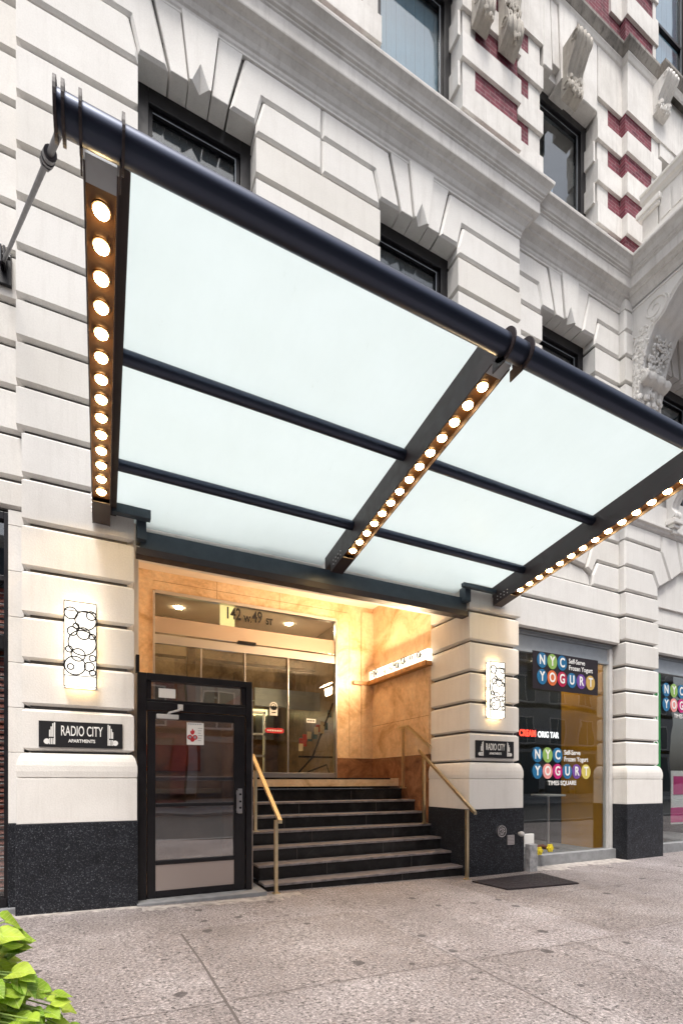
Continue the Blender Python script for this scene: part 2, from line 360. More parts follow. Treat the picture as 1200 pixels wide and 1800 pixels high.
# irregular pale mortar along the wall foot
mb = MB(); random.seed(3)
def patch(x0, x1, y1, wmin, wmax, steps=30):
    pr = None
    for i in range(steps+1):
        x = x0+(x1-x0)*i/steps; wv = random.uniform(wmin, wmax); cur = ((x, y1, gz(x)+.002), (x, y1-wv, gz(x)+.002))
        if pr: mb.add([pr[0], cur[0], cur[1], pr[1]], [(0, 1, 2, 3)])
        pr = cur
patch(-1.3, .40, 5.99, .10, .2); patch(.4, 1.75, 5.85, .10, .22); patch(1.75, 2.3, 5.95, .1, .35, 12); patch(6.5, 8.9, 6.2, .25, .5)
struct(mb.build('mortar_strip', 'patch'))
mb = MB().box(-40, 60, -.15, 0, -.3, -.02, .01); struct(mb.build('kerb', 'concrete'))
mb = MB().add([(-80, -10, -.16), (80, -10, -.16), (80, -.1, -.16), (-80, -.1, -.16)], [(0, 1, 2, 3)]); struct(mb.build('road', 'asphalt'))
mb = MB().box(-80, 80, -15, -10, -.3, -.03); struct(mb.build('far_sidewalk', 'concrete'))
mb = MB().add([(-250, -250, -.35), (250, -250, -.35), (250, 250, -.35), (-250, 250, -.35)], [(0, 1, 2, 3)]); struct(mb.build('ground', 'asphalt'))

# ------------------------------------------------------------ the building
B = thing('apartment_building', 'white stone apartment building with rusticated piers, heavy cornice and red brick upper floors', 'building', loc=(0, 6, 0))
bi = Matrix.Translation((0, -6, 0))
def bp(mb, name, mat, smooth=False, parent=None):
    o = mb.build(name, mat, None, smooth)
    o.parent = parent or B; o.matrix_parent_inverse = bi if (parent is None) else Matrix()
    if mb.j is not None:
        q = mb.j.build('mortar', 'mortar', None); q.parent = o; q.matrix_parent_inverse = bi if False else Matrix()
    return o
GL = [1.70, 2.175, 2.65, 3.13, 3.61, 4.09, 4.57, 5.05, 5.52, 5.98, 6.42, 6.93, 7.45, 7.98, 8.51, 9.04, 9.56, 10.04]
Y0, Y1, YB = 6.0, 6.12, 6.62
GAP = .019
def courses(mb, x0, x1, yf, zs, l=True, r=True, yb=YB, c=.032):
    for a, b_ in zip(zs[:-1], zs[1:]): mb.course(x0, x1, yf, yb, a+GAP, b_-GAP, c, l, r)
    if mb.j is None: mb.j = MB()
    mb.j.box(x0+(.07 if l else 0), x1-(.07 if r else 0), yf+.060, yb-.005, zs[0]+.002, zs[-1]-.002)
def zr(a, b_): return [z for z in GL if a-.001 <= z <= b_+.001]
def pier_base(x0, x1, yf, yb, name='pier_base'):
    """granite plinth, plain die and rolled moulding below the first joint"""
    d = .05
    bp(MB().box(x0-d-.008, x1+d+.008, yf-d-.008, yb, -.4, .95, .006), 'granite_plinth', 'granite')
    m = MB().box(x0-d, x1+d, yf-d, yb, .953, 1.425, .006)
    m.sweep([(x0, yb), (x0, yf), (x1, yf), (x1, yb)], [(0, 1.40), (d-.014, 1.40), (d-.014, 1.437), (d, 1.44), (d+.004, 1.50), (d+.002, 1.56), (d-.008, 1.61), (d-.022, 1.65), (d-.038, 1.675), (.0, 1.69), (-.05, 1.695)], True)
    m.box(x0+.001, x1-.001, yf+.001, yb-.001, 1.395, 1.69)
    bp(m, 'pier_base', 'stone')
# pier 1, continuous to the flat arch
xa0, xa1 = -.79, .372
pier_base(xa0+.06, xa1-.06, Y0, YB)
m = MB(); courses(m, xa0+.05, xa1-.04, Y0, zr(1.70, 5.05)); courses(m, xa0, xa1, Y0, zr(5.05, 9.56)); bp(m, 'pier', 'stone')
# strip left of pier 1
m = MB()
for a, b_ in zip([-.2, .95]+zr(1.70, 4.09), [.95]+zr(1.70, 4.09)+[4.25]): m.course(-.875, -.735, 6.14, YB, a+.002, b_-.002, .004, False, False)
courses(m, -7, -.72, Y1, [4.25]+zr(4.57, 10.04)+[10.5], False, False); bp(m, 'stone_wall', 'stone')
bp(MB().box(-.875, -.75, 6.11, 6.5, -.3, .95, .004), 'granite_plinth', 'granite')
# pier 2
x20, x21 = 5.18, 6.27
pier_base(x20, 6.22, Y0, 7.0)
m = MB(); courses(m, x20, 6.22, Y0, zr(1.70, 4.09), yb=7.0); m.course(x20, x21, Y0, 7.0, 4.09+GAP, 4.57, .032); m.box(x20, x21, Y0+.02, 7.0, 4.57, 5.05); bp(m, 'pier', 'stone')
# pier 3
x30, x31 = 8.985, 10.04
pier_base(x30+.02, x31-.03, Y0, 6.5)
m = MB(); courses(m, x30+.01, x31-.03, Y0, zr(1.70, 5.05), yb=6.55); bp(m, 'pier', 'stone')

def bps(mb, name, mat):
    par = list(range(len(mb.v)))
    def find(a):
        while par[a] != a: par[a] = par[par[a]]; a = par[a]
        return a
    for f in mb.f:
        r0 = find(f[0])
        for i in f[1:]:
            r1 = find(i)
            if r1 != r0: par[r1] = r0
    comp = {}
    for f in mb.f: comp.setdefault(find(f[0]), []).append(f)
    for fs in comp.values():
        idx = sorted({i for f in fs for i in f}); mp = {i: k for k, i in enumerate(idx)}
        q = MB(); q.v = [mb.v[i] for i in idx]; q.f = [tuple(mp[i] for i in f) for f in fs]; bp(q, name, mat)

# ---- second storey
W = [(.377, 1.748, Y0), (3.557, 4.954, Y0), (6.90, 8.28, Y1), (10.16, 11.56, Y0), (-3.0, -1.62, Y1)]
ZH = 9.70
m = MB()
courses(m, 1.748, 3.557, Y0, zr(5.05, 9.56)); bp(m, 'stone_wall', 'stone'); m = MB(); courses(m, 4.954, 6.27, Y0, zr(5.05, 9.56)); bp(m, 'stone_wall', 'stone')
m = MB()
courses(m, 6.27, 6.90, Y1, zr(5.98, 9.56), False, True); bp(m, 'stone_wall', 'stone'); m = MB(); courses(m, 8.28, 8.985, Y1, zr(5.98, 9.56), True, False)
bp(m, 'stone_wall', 'stone')
m = MB(); courses(m, x30, x31+.06, Y0, zr(6.93, 9.56)); bp(m, 'stone_wall', 'stone'); m = MB(); courses(m, 11.56, 18, Y0, zr(6.93, 9.56), True, False); bp(m, 'stone_wall', 'stone')
# spandrels under the second storey windows
m = MB()
for (a, b_, y) in W[:4]: m.box(a-.02, b_+.02, y+.1, YB, 4.95, 7.2)
m.box(-7, -.8, 6.3, YB, 4.3, 4.9); m.box(.3, 5.25, 6.36, YB, 4.15, 5.15)
bps(m, 'spandrel_wall', 'stone')
def flat_arch(xc, hw, yf, xl, xr, keyed=True):
    """flat arch of voussoirs over a window, returns to the wall ends xl and xr"""
    yb = YB; k = .012; m = MB()
    for sgn in (-1, 1):
        q = lambda pts: [(xc+sgn*x, z) for x, z in pts]
        m.poly(q([(.125+k, ZH), (.335, ZH), (.525, 10.47), (.215+k, 10.47)]), yf+.003, yb, .006)
        xe = (xr-xc) if sgn > 0 else (xc-xl)
        e = .012
        m.poly(q([(.335+2*k, ZH), (hw, ZH), (hw+.085, 10.04+e), (xe, 10.04+e), (xe, 10.43), (.525+2*k, 10.43)]), yf, yb, .03)
        m.poly(q([(hw, 9.56+GAP), (xe, 9.56+GAP), (xe, 10.04-e), (hw+.10, 10.04-e), (hw+.005, ZH-.01)]), yf, yb, .03)
    m.box(xl, xr, yf+.05, yb-.01, 9.575, ZH+.02) if False else None
    bps(m, 'voussoir', 'stone')
    yk = yf-.03; m = MB()
    V = [(xc-.125, yk, ZH), (xc-.10, yk, ZH), (xc, yk, ZH+.25), (xc+.10, yk, ZH), (xc+.125, yk, ZH), (xc+.215, yk, 10.47), (xc-.215, yk, 10.47), (xc, yk+.10, ZH-.001)]
    V += [(x, yb, z) for x, y, z in (V[0], V[4], V[5], V[6])]
    m.add(V, [(0, 1, 2, 6), (2, 3, 4, 5), (6, 2, 5), (1, 7, 2), (7, 3, 2), (0, 8, 9, 4, 3, 7, 1), (4, 9, 10, 5), (5, 10, 11, 6), (6, 11, 8, 0), (8, 11, 10, 9)])
    bp(m, 'keystone', 'stone')
flat_arch(1.062, .685, Y0, -.79, 2.655); flat_arch(4.255, .70, Y0, 2.665, 6.27); flat_arch(7.59, .69, Y1, 6.275, 8.985); flat_arch(10.86, .70, Y0, x30+.0, 14.0)
m = MB(); m.box(-7, -.792, Y1+.02, YB+.01, 9.6, 10.5)
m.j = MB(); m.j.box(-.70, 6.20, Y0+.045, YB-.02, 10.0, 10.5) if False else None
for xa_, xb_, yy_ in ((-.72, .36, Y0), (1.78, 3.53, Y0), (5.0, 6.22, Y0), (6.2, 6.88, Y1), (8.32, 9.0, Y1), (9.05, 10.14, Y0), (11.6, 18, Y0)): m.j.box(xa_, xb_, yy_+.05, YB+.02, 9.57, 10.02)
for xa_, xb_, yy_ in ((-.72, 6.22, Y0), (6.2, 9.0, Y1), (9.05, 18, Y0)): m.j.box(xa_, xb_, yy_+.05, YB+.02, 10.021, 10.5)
m.box(-.79, 6.27, Y0, YB+.03, 10.445, 10.62); m.box(6.268, 9.0, Y1, YB+.03, 10.445, 10.62); m.box(x30, 18, Y0, YB+.03, 10.445, 10.62); m.box(-7, -.788, Y1, YB+.03, 10.49, 10.62)
bp(m, 'frieze', 'stone')
# main cornice
PR = [(0, 10.47), (.012, 10.49), (.012, 10.53), (.03, 10.55), (.05, 10.60), (.09, 10.645), (.10, 10.66), (.13, 10.67), (.135, 10.70), (.165, 10.72), (.205, 10.735),
      (.21, 10.75), (.21, 10.915), (.225, 10.93), (.225, 10.95), (.25, 10.965), (.255, 10.985), (.275, 11.0), (.285, 11.03), (.31, 11.075), (.35, 11.11), (.37, 11.125), (.375, 11.15), (.375, 11.17), (0, 11.235), (-.3, 11.24)]
XB = 9.2
m = MB().sweep([(-8, Y1), (-.79, Y1), (-.79, Y0), (6.27, Y0), (6.27, Y1), (XB, Y1), (XB, 4.5), (13.2, 4.5), (13.2, Y0), (18, Y0)], PR)
bp(m, 'cornice', 'stone_warm')
# balcony body with frieze and soffit, right side
m = MB(); m.box(XB, 13.2, 4.5, 6.1, 10.52, 11.1); m.box(XB-.02, 13.22, 4.48, 6.1, 10.46, 10.50, .006); m.box(XB-.012, 13.21, 4.49, 6.1, 10.50, 10.53, .004)
bp(m, 'balcony', 'stone')
m = MB()
m.box(9.0, 9.22, 4.75, 5.70, 11.24, 11.44, .01); m.box(9.03, 9.19, 4.8, 5.4, 11.44, 11.98, .006)
for i in range(3): m.box(9.015, 9.03, 4.8+i*.2, 4.96+i*.2, 11.5, 11.92, .006)
m.sweep([(9.05, 5.7), (9.05, 4.4), (13, 4.4)], [(0, 11.98), (.03, 12.0), (.05, 12.05), (.09, 12.08), (.10, 12.16), (.12, 12.18), (.12, 12.22), (-.25, 12.24)])
m.box(9.02, 9.25, 5.42, 5.70, 11.24, 11.80, .008); m.box(8.97, 9.3, 5.37, 5.75, 11.80, 11.86, .01); m.box(8.94, 9.32, 5.34, 5.78, 11.86, 11.95, .012)
bp(m, 'balustrade', 'stone')

# ---- console brackets
def console(x0, x1, prof, name='bracket', mat='carved', ribs=4, amp=.012, parent=None):
    """prof closed outline in (out, z) with wall side at out<=0; ribbed across x"""
    nx = 18; m = MB(); n = len(prof); cy = prof[0][2] if len(prof[0]) > 2 else 6.0
    for i in range(nx+1):
        t = i/nx; x = x0+(x1-x0)*t; e = amp*cos(2*pi*ribs*t) if 0 < i < nx else 0
        for q in prof:
            o, z = q[0], q[1]; m.v.append((x, cy-(o+(e if o > .03 else 0)), z))
    for i in range(nx):
        for k in range(n): m.f.append((i*n+k, (i+1)*n+k, (i+1)*n+(k+1) % n, i*n+(k+1) % n))
    m.f.append(tuple(range(n))); m.f.append(tuple(range(nx*n+n-1, nx*n-1, -1)))
    return m
def scroll_prof(zb, zt, d, yw):
    h = zt-zb; P_ = []
    raw = [(-.02, 1.0), (1.0, 1.0), (1.05, .95), (1.06, .88), (.98, .82), (.86, .74), (.70, .64), (.52, .52), (.38, .42), (.32, .33), (.36, .26), (.46, .21), (.52, .15), (.50, .09), (.40, .05), (.26, .03), (.12, 0), (-.02, -.01)]
    return [(o*d, zb+z*h, yw) for o, z in raw]
def volutes(m, x, yw, cz, r, cyo, sgn, turns=1.6, tr=.012):
    pts = []; rad = []
    for i in range(34):
        t = i/33; a = -pi/2+t*turns*2*pi; rr = r*(1-.85*t); pts.append((x+sgn*.004, yw-cyo-rr*cos(a), cz+rr*sin(a))); rad.append(tr*(1-.5*t))
    m.path(pts, rad, 6)
for (xa, xb, zb, zt, d, yw) in ((5.22, 5.52, 13.27, 15.2, .42, Y0), (5.78, 6.12, 13.27, 15.2, .42, Y0), (7.38, 7.74, 13.60, 14.48, .34, Y1), (9.82, 10.16, 14.62, 15.2, .30, Y0)):
    m = console(xa, xb, scroll_prof(zb, zt, d, yw), ribs=4, amp=.014)
    for sgn, xx in ((-1, xa), (1, xb)):
        volutes(m, xx, yw, zt-.12*(zt-zb)/1.0, .10*min(1, (zt-zb)), d*.8, sgn); volutes(m, xx, yw, zb+.14*(zt-zb), .08*min(1, zt-zb), d*.28, sgn)
    random.seed(int(xa*100))
    for i in range(26):
        t = random.random(); zz = zb+(.02+.3*t)*(zt-zb); m.ball((random.uniform(xa+.03, xb-.03), yw-d*(.35+.15*random.random()), zz), (.03, .035, .045), 6, 4)
    bp(m, 'bracket', 'carved' if zb < 14 else 'stone_warm', True)
# big balcony bracket on pier 3
bx0, bx1 = 9.2, 9.93
bprof = [(-.02, 10.46), (1.35, 10.46), (1.3, 10.36), (1.15, 10.33), (.96, 10.28), (.80, 10.18), (.68, 10.05), (.60, 9.96), (.50, 9.92), (.42, 9.86), (.34, 9.72), (.27, 9.56), (.22, 9.42), (.19, 9.30), (.20, 9.22), (.27, 9.17), (.30, 9.10), (.28, 9.03), (.22, 8.99), (.15, 8.97), (.13, 8.90), (.10, 8.78), (.03, 8.66), (-.02, 8.62)]
m = console(bx0, bx1, [(o, z, Y0) for o, z in bprof], ribs=3, amp=.02)
for sgn, xx in ((-1, bx0), (1, bx1)):
    volutes(m, xx, Y0, 10.16, .24, .42, sgn, 1.7, .022); volutes(m, xx, Y0, 10.18, .30, .45, sgn, .8, .016); volutes(m, xx, Y0, 9.10, .10, .17, sgn, 1.5, .016)
    for off in (.035, .07):
        m.path([(xx+sgn*.003, Y0-max(.02, o-off), z+off*.4) for o, z in bprof[3:14]], .011, 6)
random.seed(5)
for i in range(150):
    z = random.uniform(8.75, 10.0); mx_ = .12+max(0, (z-9.1))*.35; o = random.uniform(.02, mx_)
    m.ball((bx0-.003, Y0-o, z), (.022, random.uniform(.012, .04), random.uniform(.015, .05)), 6, 4)
for i in range(110):
    z = random.uniform(9.25, 9.75); o = .2+max(0, z-9.35)*.42
    m.ball((random.uniform(bx0+.1, bx1-.1), Y0-o-.02, z), (.03, .025, .035), 6, 4)
for i in range(40): m.ball((random.uniform(bx0+.02, bx1-.02), Y0-random.uniform(.03, .14), random.uniform(8.6, 8.97)), (.05, .05, .06), 6, 4)
bp(m, 'bracket', 'stone', True)

# ---- wall above shops, first bay (pier 2 to pier 3)
m = MB()
courses(m, x21, x30, Y1, [4.02, 4.57, 5.05], False, False)
k = .012
m.poly([(6.275, 5.062), (8.20, 5.062), (8.20, 5.10), (8.17, 5.25), (8.02, 5.33), (7.60, 5.39), (7.2, 5.33), (7.0, 5.2), (6.9, 5.25), (6.275, 5.25)], Y1+.06, YB, .01)
m.poly([(8.225, 5.062), (x30, 5.062), (x30, 5.505), (8.36, 5.505), (8.225, 5.25)], Y1, YB, .03)
m.poly([(8.20, 5.27), (8.34, 5.53), (x30, 5.53), (x30, 5.97), (8.28, 5.97), (8.05, 5.36)], Y1, YB, .03)
m.poly([(8.03, 5.37), (8.25, 5.97), (7.72, 5.97), (7.70, 5.41)], Y1, YB, .03)
m.poly([(6.275, 5.27), (6.98, 5.27), (7.2, 5.36), (7.68, 5.41), (7.70, 5.97), (6.275, 5.97)], Y1, YB, .03)
bp(m, 'stone_wall', 'stone')
# pier 3 flared capital courses and the shop arch to its right
m = MB()
m.poly([(x30, 5.062), (10.01, 5.062), (10.01, 5.25), (9.84, 5.515), (x30, 5.515)], Y0, 6.5, .03)
m.poly([(x30, 5.545), (9.86, 5.545), (10.03, 5.27), (10.40, 5.47), (10.10, 6.02), (x30, 6.02)], Y0, 6.5, .03)
def arc(x): return 5.25+.72*(1-((x-11.95)/1.95)**2) if abs(x-11.95) < 1.95 else 5.25
m.poly([(10.13, 6.02), (10.43, 5.485), (10.8, arc(10.8)), (10.62, 6.35), (10.13, 6.35)], Y0, 6.5, .025)
m.poly([(x30, 6.05), (10.10, 6.05), (10.10, 6.35), (x30, 6.35)], Y0, 6.5, .02)
m.poly([(10.65, 6.35), (10.83, arc(10.83)), (11.3, arc(11.3)), (11.2, 6.35)], Y0, 6.5, .025)
m.poly([(11.23, 6.35), (11.33, arc(11.33)), (11.7, arc(11.7)), (11.66, 6.35)], Y0, 6.5, .025)
m.poly([(12.2, 6.35), (12.2, arc(12.2)), (13.9, 5.25), (18, 5.25), (18, 6.35)], Y0, 6.5, .025)
bps(m, 'shop_arch_stone', 'stone')
m = MB(); m.poly([(11.69, 6.6), (11.74, 5.90), (12.15, 5.90), (12.2, 6.6)], Y0-.12, 6.5, .03)
random.seed(9)
for i in range(50): m.ball((random.uniform(11.7, 12.2), Y0-.13, random.uniform(5.95, 6.6)), (.05, .05, .06), 6, 4)
bp(m, 'keystone', 'carved')
m = MB(); m.sweep([(8.8, Y0), (18, Y0)], [(0, 6.36), (.03, 6.38), (.04, 6.42), (.08, 6.44), (.08, 6.47), (.02, 6.5), (0, 6.52)])
m.box(8.985, 18, Y0, 6.5, 6.352, 6.925); bp(m, 'string_course', 'stone')
m = MB(); m.box(10.30, 10.50, 5.86, 6.0, 6.50, 6.57, .008); m.box(10.24, 10.56, 5.82, 6.0, 6.57, 6.66, .012); m.box(10.34, 10.47, 5.90, 6.0, 6.40, 6.50, .006)
m.v += []; m2 = console(10.28, 10.52, scroll_prof(6.66, 7.4, .3, Y0), ribs=2); m.add(m2.v, m2.f); bp(m, 'bracket', 'stone')
m = MB(); courses(m, 10.04, 18, Y1+.02, [4.0, 4.57, 5.05], False, False); m.box(10.0, 14, Y1+.05, 6.5, 5.05, 6.2); bp(m, 'stone_wall', 'stone')

# ---- third storey: banded pilasters of stone and brick
SF = [11.13, 11.91, 12.70, 13.49, 14.27]
def banded(x0, x1, yf, brick_x, l=True, r=True, ztop=14.27):
    st = MB(); bk = MB()
    for i, s0 in enumerate(SF[:-1]):
        s1 = SF[i+1]
        st.box(x0, x1, yf, YB, s0, s1-.40, .006)
        bk.box(max(brick_x[0], x0), min(brick_x[1], x1), yf+.05, YB, s1-.40, s1)
        if brick_x[0] > x0+.02: st.box(x0+.04, brick_x[0], yf+.046, YB, s1-.40+.001, s1-.001)
        if brick_x[1] < x1-.02: st.box(brick_x[1], x1-.04, yf+.046, YB, s1-.40+.001, s1-.001)
    bps(st, 'stone_band', 'stone_warm'); bps(bk, 'brick_panel', 'brick')
banded(5.04, 6.28, Y0, (5.33, 6.24)); banded(6.28, 6.93, Y1, (6.28, 6.62)); banded(8.36, 9.10, Y1, (8.70, 9.10)); banded(9.05, 10.12, Y0, (9.055, 9.86))
banded(1.2, 3.585, Y0, (1.5, 3.3)); banded(12.0, 14, Y0, (12.3, 13))
m = MB(); m.box(1.0, 6.28, Y0+.01, YB, 14.95, 15.2); m.box(-7, 3.6, Y0+.02, YB, 14.27, 15.25); m.box(5.04, 6.275, Y0, YB+.01, 14.27, 15.25)
m.box(6.275, 6.93, Y1, YB+.01, 14.27, 15.25); m.box(8.36, 9.1, Y1, YB+.01, 14.27, 15.25); m.box(9.05, 18, Y0, YB+.01, 14.27, 15.25); bp(m, 'frieze', 'stone_warm')
# heads of third storey windows
m = MB(); zh = 13.95
m.poly([(6.94, zh), (7.16, zh), (7.10, 15.25), (6.94, 15.25)], Y1, YB, .012); m.poly([(7.17, zh+.16), (7.34, zh+.16), (7.28, 15.25), (7.11, 15.25)], Y1+.002, YB, .006)
m.poly([(7.35, zh-.03), (7.71, zh-.03), (7.75, 15.25), (7.29, 15.25)], Y1-.03, YB, .01); m.poly([(7.72, zh+.16), (7.93, zh+.16), (7.98, 15.25), (7.76, 15.25)], Y1+.002, YB, .006)
m.poly([(7.95, zh), (8.35, zh), (8.35, 15.25), (8.0, 15.25)], Y1, YB, .012); m.box(6.94, 8.35, Y1+.1, YB, zh+.01, 15.25)
m.box(3.58, 5.05, Y0+.02, YB, 14.0, 15.25); m.box(10.1, 12.1, Y0+.02, YB, 14.0, 15.25); bps(m, 'lintel_stone', 'stone_warm')
# stone returns in the window reveals (rebated blocks)
m = MB()
for s in SF[1:-1]:
    for xx, yy in ((5.0, Y0), (8.315, Y1), ): m.box(xx, xx+.045, yy+.06, YB, s-.40, s-.02, .004)
bps(m, 'reveal_block', 'stone_warm')
# string course 4th floor
PS1 = [(0, 15.20), (.02, 15.22), (.04, 15.27), (.055, 15.29), (.055, 15.31), (0, 15.32)]
PS2 = [(0, 15.315), (.06, 15.32), (.085, 15.35), (.115, 15.39), (.14, 15.42), (.145, 15.46), (0, 15.50), (-.3, 15.51)]
pth = [(-7, Y0), (6.28, Y0), (6.28, Y1), (9.05, Y1), (9.05, Y0), (9.98, Y0), (9.98, 5.9), (10.6, 5.9), (12, 5.9)]
bp(MB().sweep(pth, PS1), 'string_moulding', 'stone_warm'); bp(MB().sweep(pth, PS2), 'string_course', 'stone_sooty')
# fourth storey
m = MB(); m.box(-7, 7.0, Y0+.03, YB, 15.48, 19.5); m.box(7.9, 9.05, Y1+.04, YB, 15.48, 19.5); m.box(9.05, 9.95, Y0+.04, YB, 15.48, 19.5); m.box(11.4, 18, Y0+.04, YB, 15.48, 19.5); m.box(6.9, 8, Y1+.1, YB, 18.5, 19.5); m.box(9.9, 11.5, Y1+.1, YB, 18.9, 19.5)
bps(m, 'brick_wall', 'brick')
m = MB()
for z in (16.1, 16.95, 17.8, 18.7):
    m.box(8.72, 9.06, Y1-.01, YB, z, z+.42, .006); m.box(9.03, 10.0, Y0-.01, YB, z, z+.42, .006); m.box(9.9, 10.06, Y0+.03, YB, z+.1, z+.6, .006)
    m.box(9.87, 9.96, Y0+.02, YB, z-.43, z, .004)
bps(m, 'stone_band', 'stone_warm')
# dark mass behind everything so no light leaks
bp(MB().box(-7, 18, 6.95, 7.3, 5.2, 19.5), 'inner_wall', 'dark_room')

# ---- windows
M['blind_dark'] = simple('grey_blind', (.10, .105, .115), .7, var=.15, vs=30)
M['blind_blue'] = simple('blue_grey_screen', (.22, .36, .45), .7, var=.1, vs=3)
M['curtain'] = simple('pale_curtain', (.62, .70, .78), .7, var=.15, vs=5)
def window(x0, x1, z0, z1, yf, blind=None, rail=.5, curtain=False, head=.16):
    f = MB(); t = .13
    for a in ((x0-.02, x0+t, z0, z1+.02), (x1-t, x1+.02, z0, z1+.02), (x0+t, x1-t, z1-head, z1+.02), (x0+t, x1-t, z0, z0+.08)):
        f.box(a[0], a[1], yf, yf+.12, a[2], a[3], .006)
    zm = z0+(z1-z0)*rail; s_ = .05
    for a in ((x0+t, x0+t+s_, z0+.08, z1-head), (x1-t-s_, x1-t, z0+.08, z1-head)): f.box(a[0], a[1], yf+.05, yf+.11, a[2], a[3], .004)
    f.box(x0+t+s_, x1-t-s_, yf+.05, yf+.11, z1-head-.045, z1-head, .004); f.box(x0+t+s_, x1-t-s_, yf+.05, yf+.11, z0+.08, z0+.14, .004)
    f.box(x0+t+s_, x1-t-s_, yf+.045, yf+.11, zm-.03, zm+.03, .004)
    wo_ = bp(f, 'window', 'black')
    p = MB().box(x0+t+s_-.01, x1-t-s_+.01, yf+.085, yf+.09, z0+.1, z1-head-.03).build('pane', 'glass', wo_)
    e = MB()
    zt = z1-head-.055; e.box(x0+t+s_+.0, x1-t-s_, yf+.046, yf+.05, zt+.004, zt+.014); e.box(x1-t-s_-.012, x1-t-s_, yf+.046, yf+.05, z0+.15, zt+.004)
    e.build('edge_trim', 'alu', wo_)
    if blind:
        b_ = MB(); xx = x0+t+.02; i = 0
        while xx < x1-t-.02:
            b_.box(xx, xx+.085, yf+.14+(i % 2)*.004, yf+.145+(i % 2)*.004, z0+.1, z1-head-.02); xx += .089; i += 1
        b_.build('blind', blind, wo_)
    if curtain:
        b_ = MB(); nn = 30; xa = x0+t+.03; xb = x0+(x1-x0)*.55
        for i in range(nn+1):
            t_ = i/nn; xx = xa+(xb-xa)*t_; b_.v += [(xx, yf+.2+.02*sin(t_*40), z0+.2), (xx-.1*(1-t_), yf+.2+.02*sin(t_*40), z1-.9-.35*t_)]
        b_.f = [(2*i, 2*i+2, 2*i+3, 2*i+1) for i in range(nn)]
        b_.build('curtain', 'curtain', wo_)
    r_ = MB().box(x0, x1, yf+.33, yf+.36, z0, z1).build('room_backdrop', 'dark_room', wo_)
    return wo_
for i, (a, b_, y) in enumerate(W[:4]): window(a, b_, 7.2, 9.68, y+.26, 'blind_dark', .45)
window(3.585, 5.04, 11.3, 14.0, Y0+.28, 'blind_blue', .1)
window(6.93, 8.36, 11.3, 13.97, Y1+.26, None, .17, curtain=True)
window(10.12, 11.9, 11.3, 14.0, Y0+.26, 'blind_dark', .5)
window(7.0, 7.95, 15.5, 18.5, Y1+.2, 'blind_dark', .5)
window(10.0, 11.4, 15.5, 18.9, Y0+.2, 'blind_blue', .5)

# ------------------------------------------------------------ entrance vestibule
YG = 9.05; XL, XR = .40, 5.18
m = MB()
m.box(XL-.2, .80, YG, YG+.12, 1.40, 5.05); m.box(4.335, XR, YG, YG+.12, 1.87, 4.72); m.box(.80, XR, YG, YG+.12, 4.72, 5.05)
m.box(4.9, XR-.0, YG-.025, YG, 1.87, 4.95)
bp(m, 'marble_wall', 'marble')
m = MB(); m.box(XR, XR+.1, 7.0, YG+.1, 1.87, 5.10); m.box(XR-.02, XR, 7.03, YG-.03, 1.87, 3.22); bp(m, 'marble_side_wall', 'marble')
m = MB(); m.box(4.335, XR, YG-.01, YG+.12, 1.44, 1.87); m.box(XR-.012, XR+.1, 7.01, YG, -.3, 1.868); bp(m, 'marble_dado', 'marble_dark')
m = MB().box(XL-.1, XL, 6.3, YG, -.2, 5.1); m.box(XL-.1, XR+.2, 6.4, YG+.12, 5.05, 5.15); bp(m, 'vestibule_ceiling', 'plaster')
m = MB(); m.box(XL-.1, XR+.1, 8.02, YG+.02, 1.30, 1.452); bp(m, 'landing_floor', 'marble')
bp(MB().box(XL-.05, XR+.02, 6.25, YG, 5.2, 5.3), 'roof_slab', 'dark_room')
m = MB()   # thin slab joints on marble
for z in (2.55,): m.box(XR-.0215, XR-.02, 7.05, YG-.04, z, z+.006)
for x, z0_, z1_ in ((1.9, 4.72, 5.05), (3.1, 4.72, 5.05), (4.62, 1.9, 4.72)): m.box(x, x+.006, YG-.002, YG, z0_, z1_)
m.box(.8, 4.6, YG-.002, YG, 4.88, 4.885)
bps(m, 'marble_joint', 'marble_dark')

# lit wall shelf
sh = thing('wall_light_shelf', 'long lit glass light box with bubble pattern on a wooden shelf, entrance side wall', 'wall light', loc=(5.1, 8, 3.5))
def ch(mb, name, mat, par, smooth=False):
    o = mb.build(name, mat, par, smooth); o.matrix_parent_inverse = Matrix.Translation(par.location).inverted(); return o
M['shelf_lit'] = simple('lit_shelf_glass', (.9, .88, .8), .4, emit=(1, .90, .70), es=1.1)
ch(MB().box(5.06, 5.165, 6.95, 8.98, 3.50, 3.70, .004), 'light_box', 'shelf_lit', sh)
M['shelf_wood'] = simple('honey_wood', (.42, .20, .06), .4, var=.3, vs=10)
m = MB().box(5.03, 5.165, 6.95, 9.0, 3.41, 3.49, .006); m.box(4.70, 5.165, 9.0, 9.03, 3.41, 3.49, .006); ch(m, 'shelf', 'shelf_wood', sh)
m = MB(); random.seed(2)
for i in range(34):
    cy = random.uniform(7.05, 8.9); cz = random.uniform(3.54, 3.66); r = random.uniform(.02, .06); n_ = 20; pts = []
    pts = [(5.056, cy+r*cos(2*pi*q/n_), max(3.505, min(3.695, cz+r*sin(2*pi*q/n_)))) for q in range(n_+1)]; m.path(pts, .005, 4)
for z in (3.503, 3.697): m.path([(5.056, 6.95, z), (5.056, 8.98, z)], .005, 4)
ch(m, 'metal_pattern', 'black', sh)
al = bpy.data.lights.new('shelf_glow', 'AREA'); al.shape = 'RECTANGLE'; al.size = 1.6; al.size_y = .1; al.energy = 44; al.color = (1, .72, .43)
ao = bpy.data.objects.new('shelf_glow', al); C.objects.link(ao); ao.location = (4.93, 7.80, 3.74); ao.rotation_euler = (0, radians(-150), pi/2)
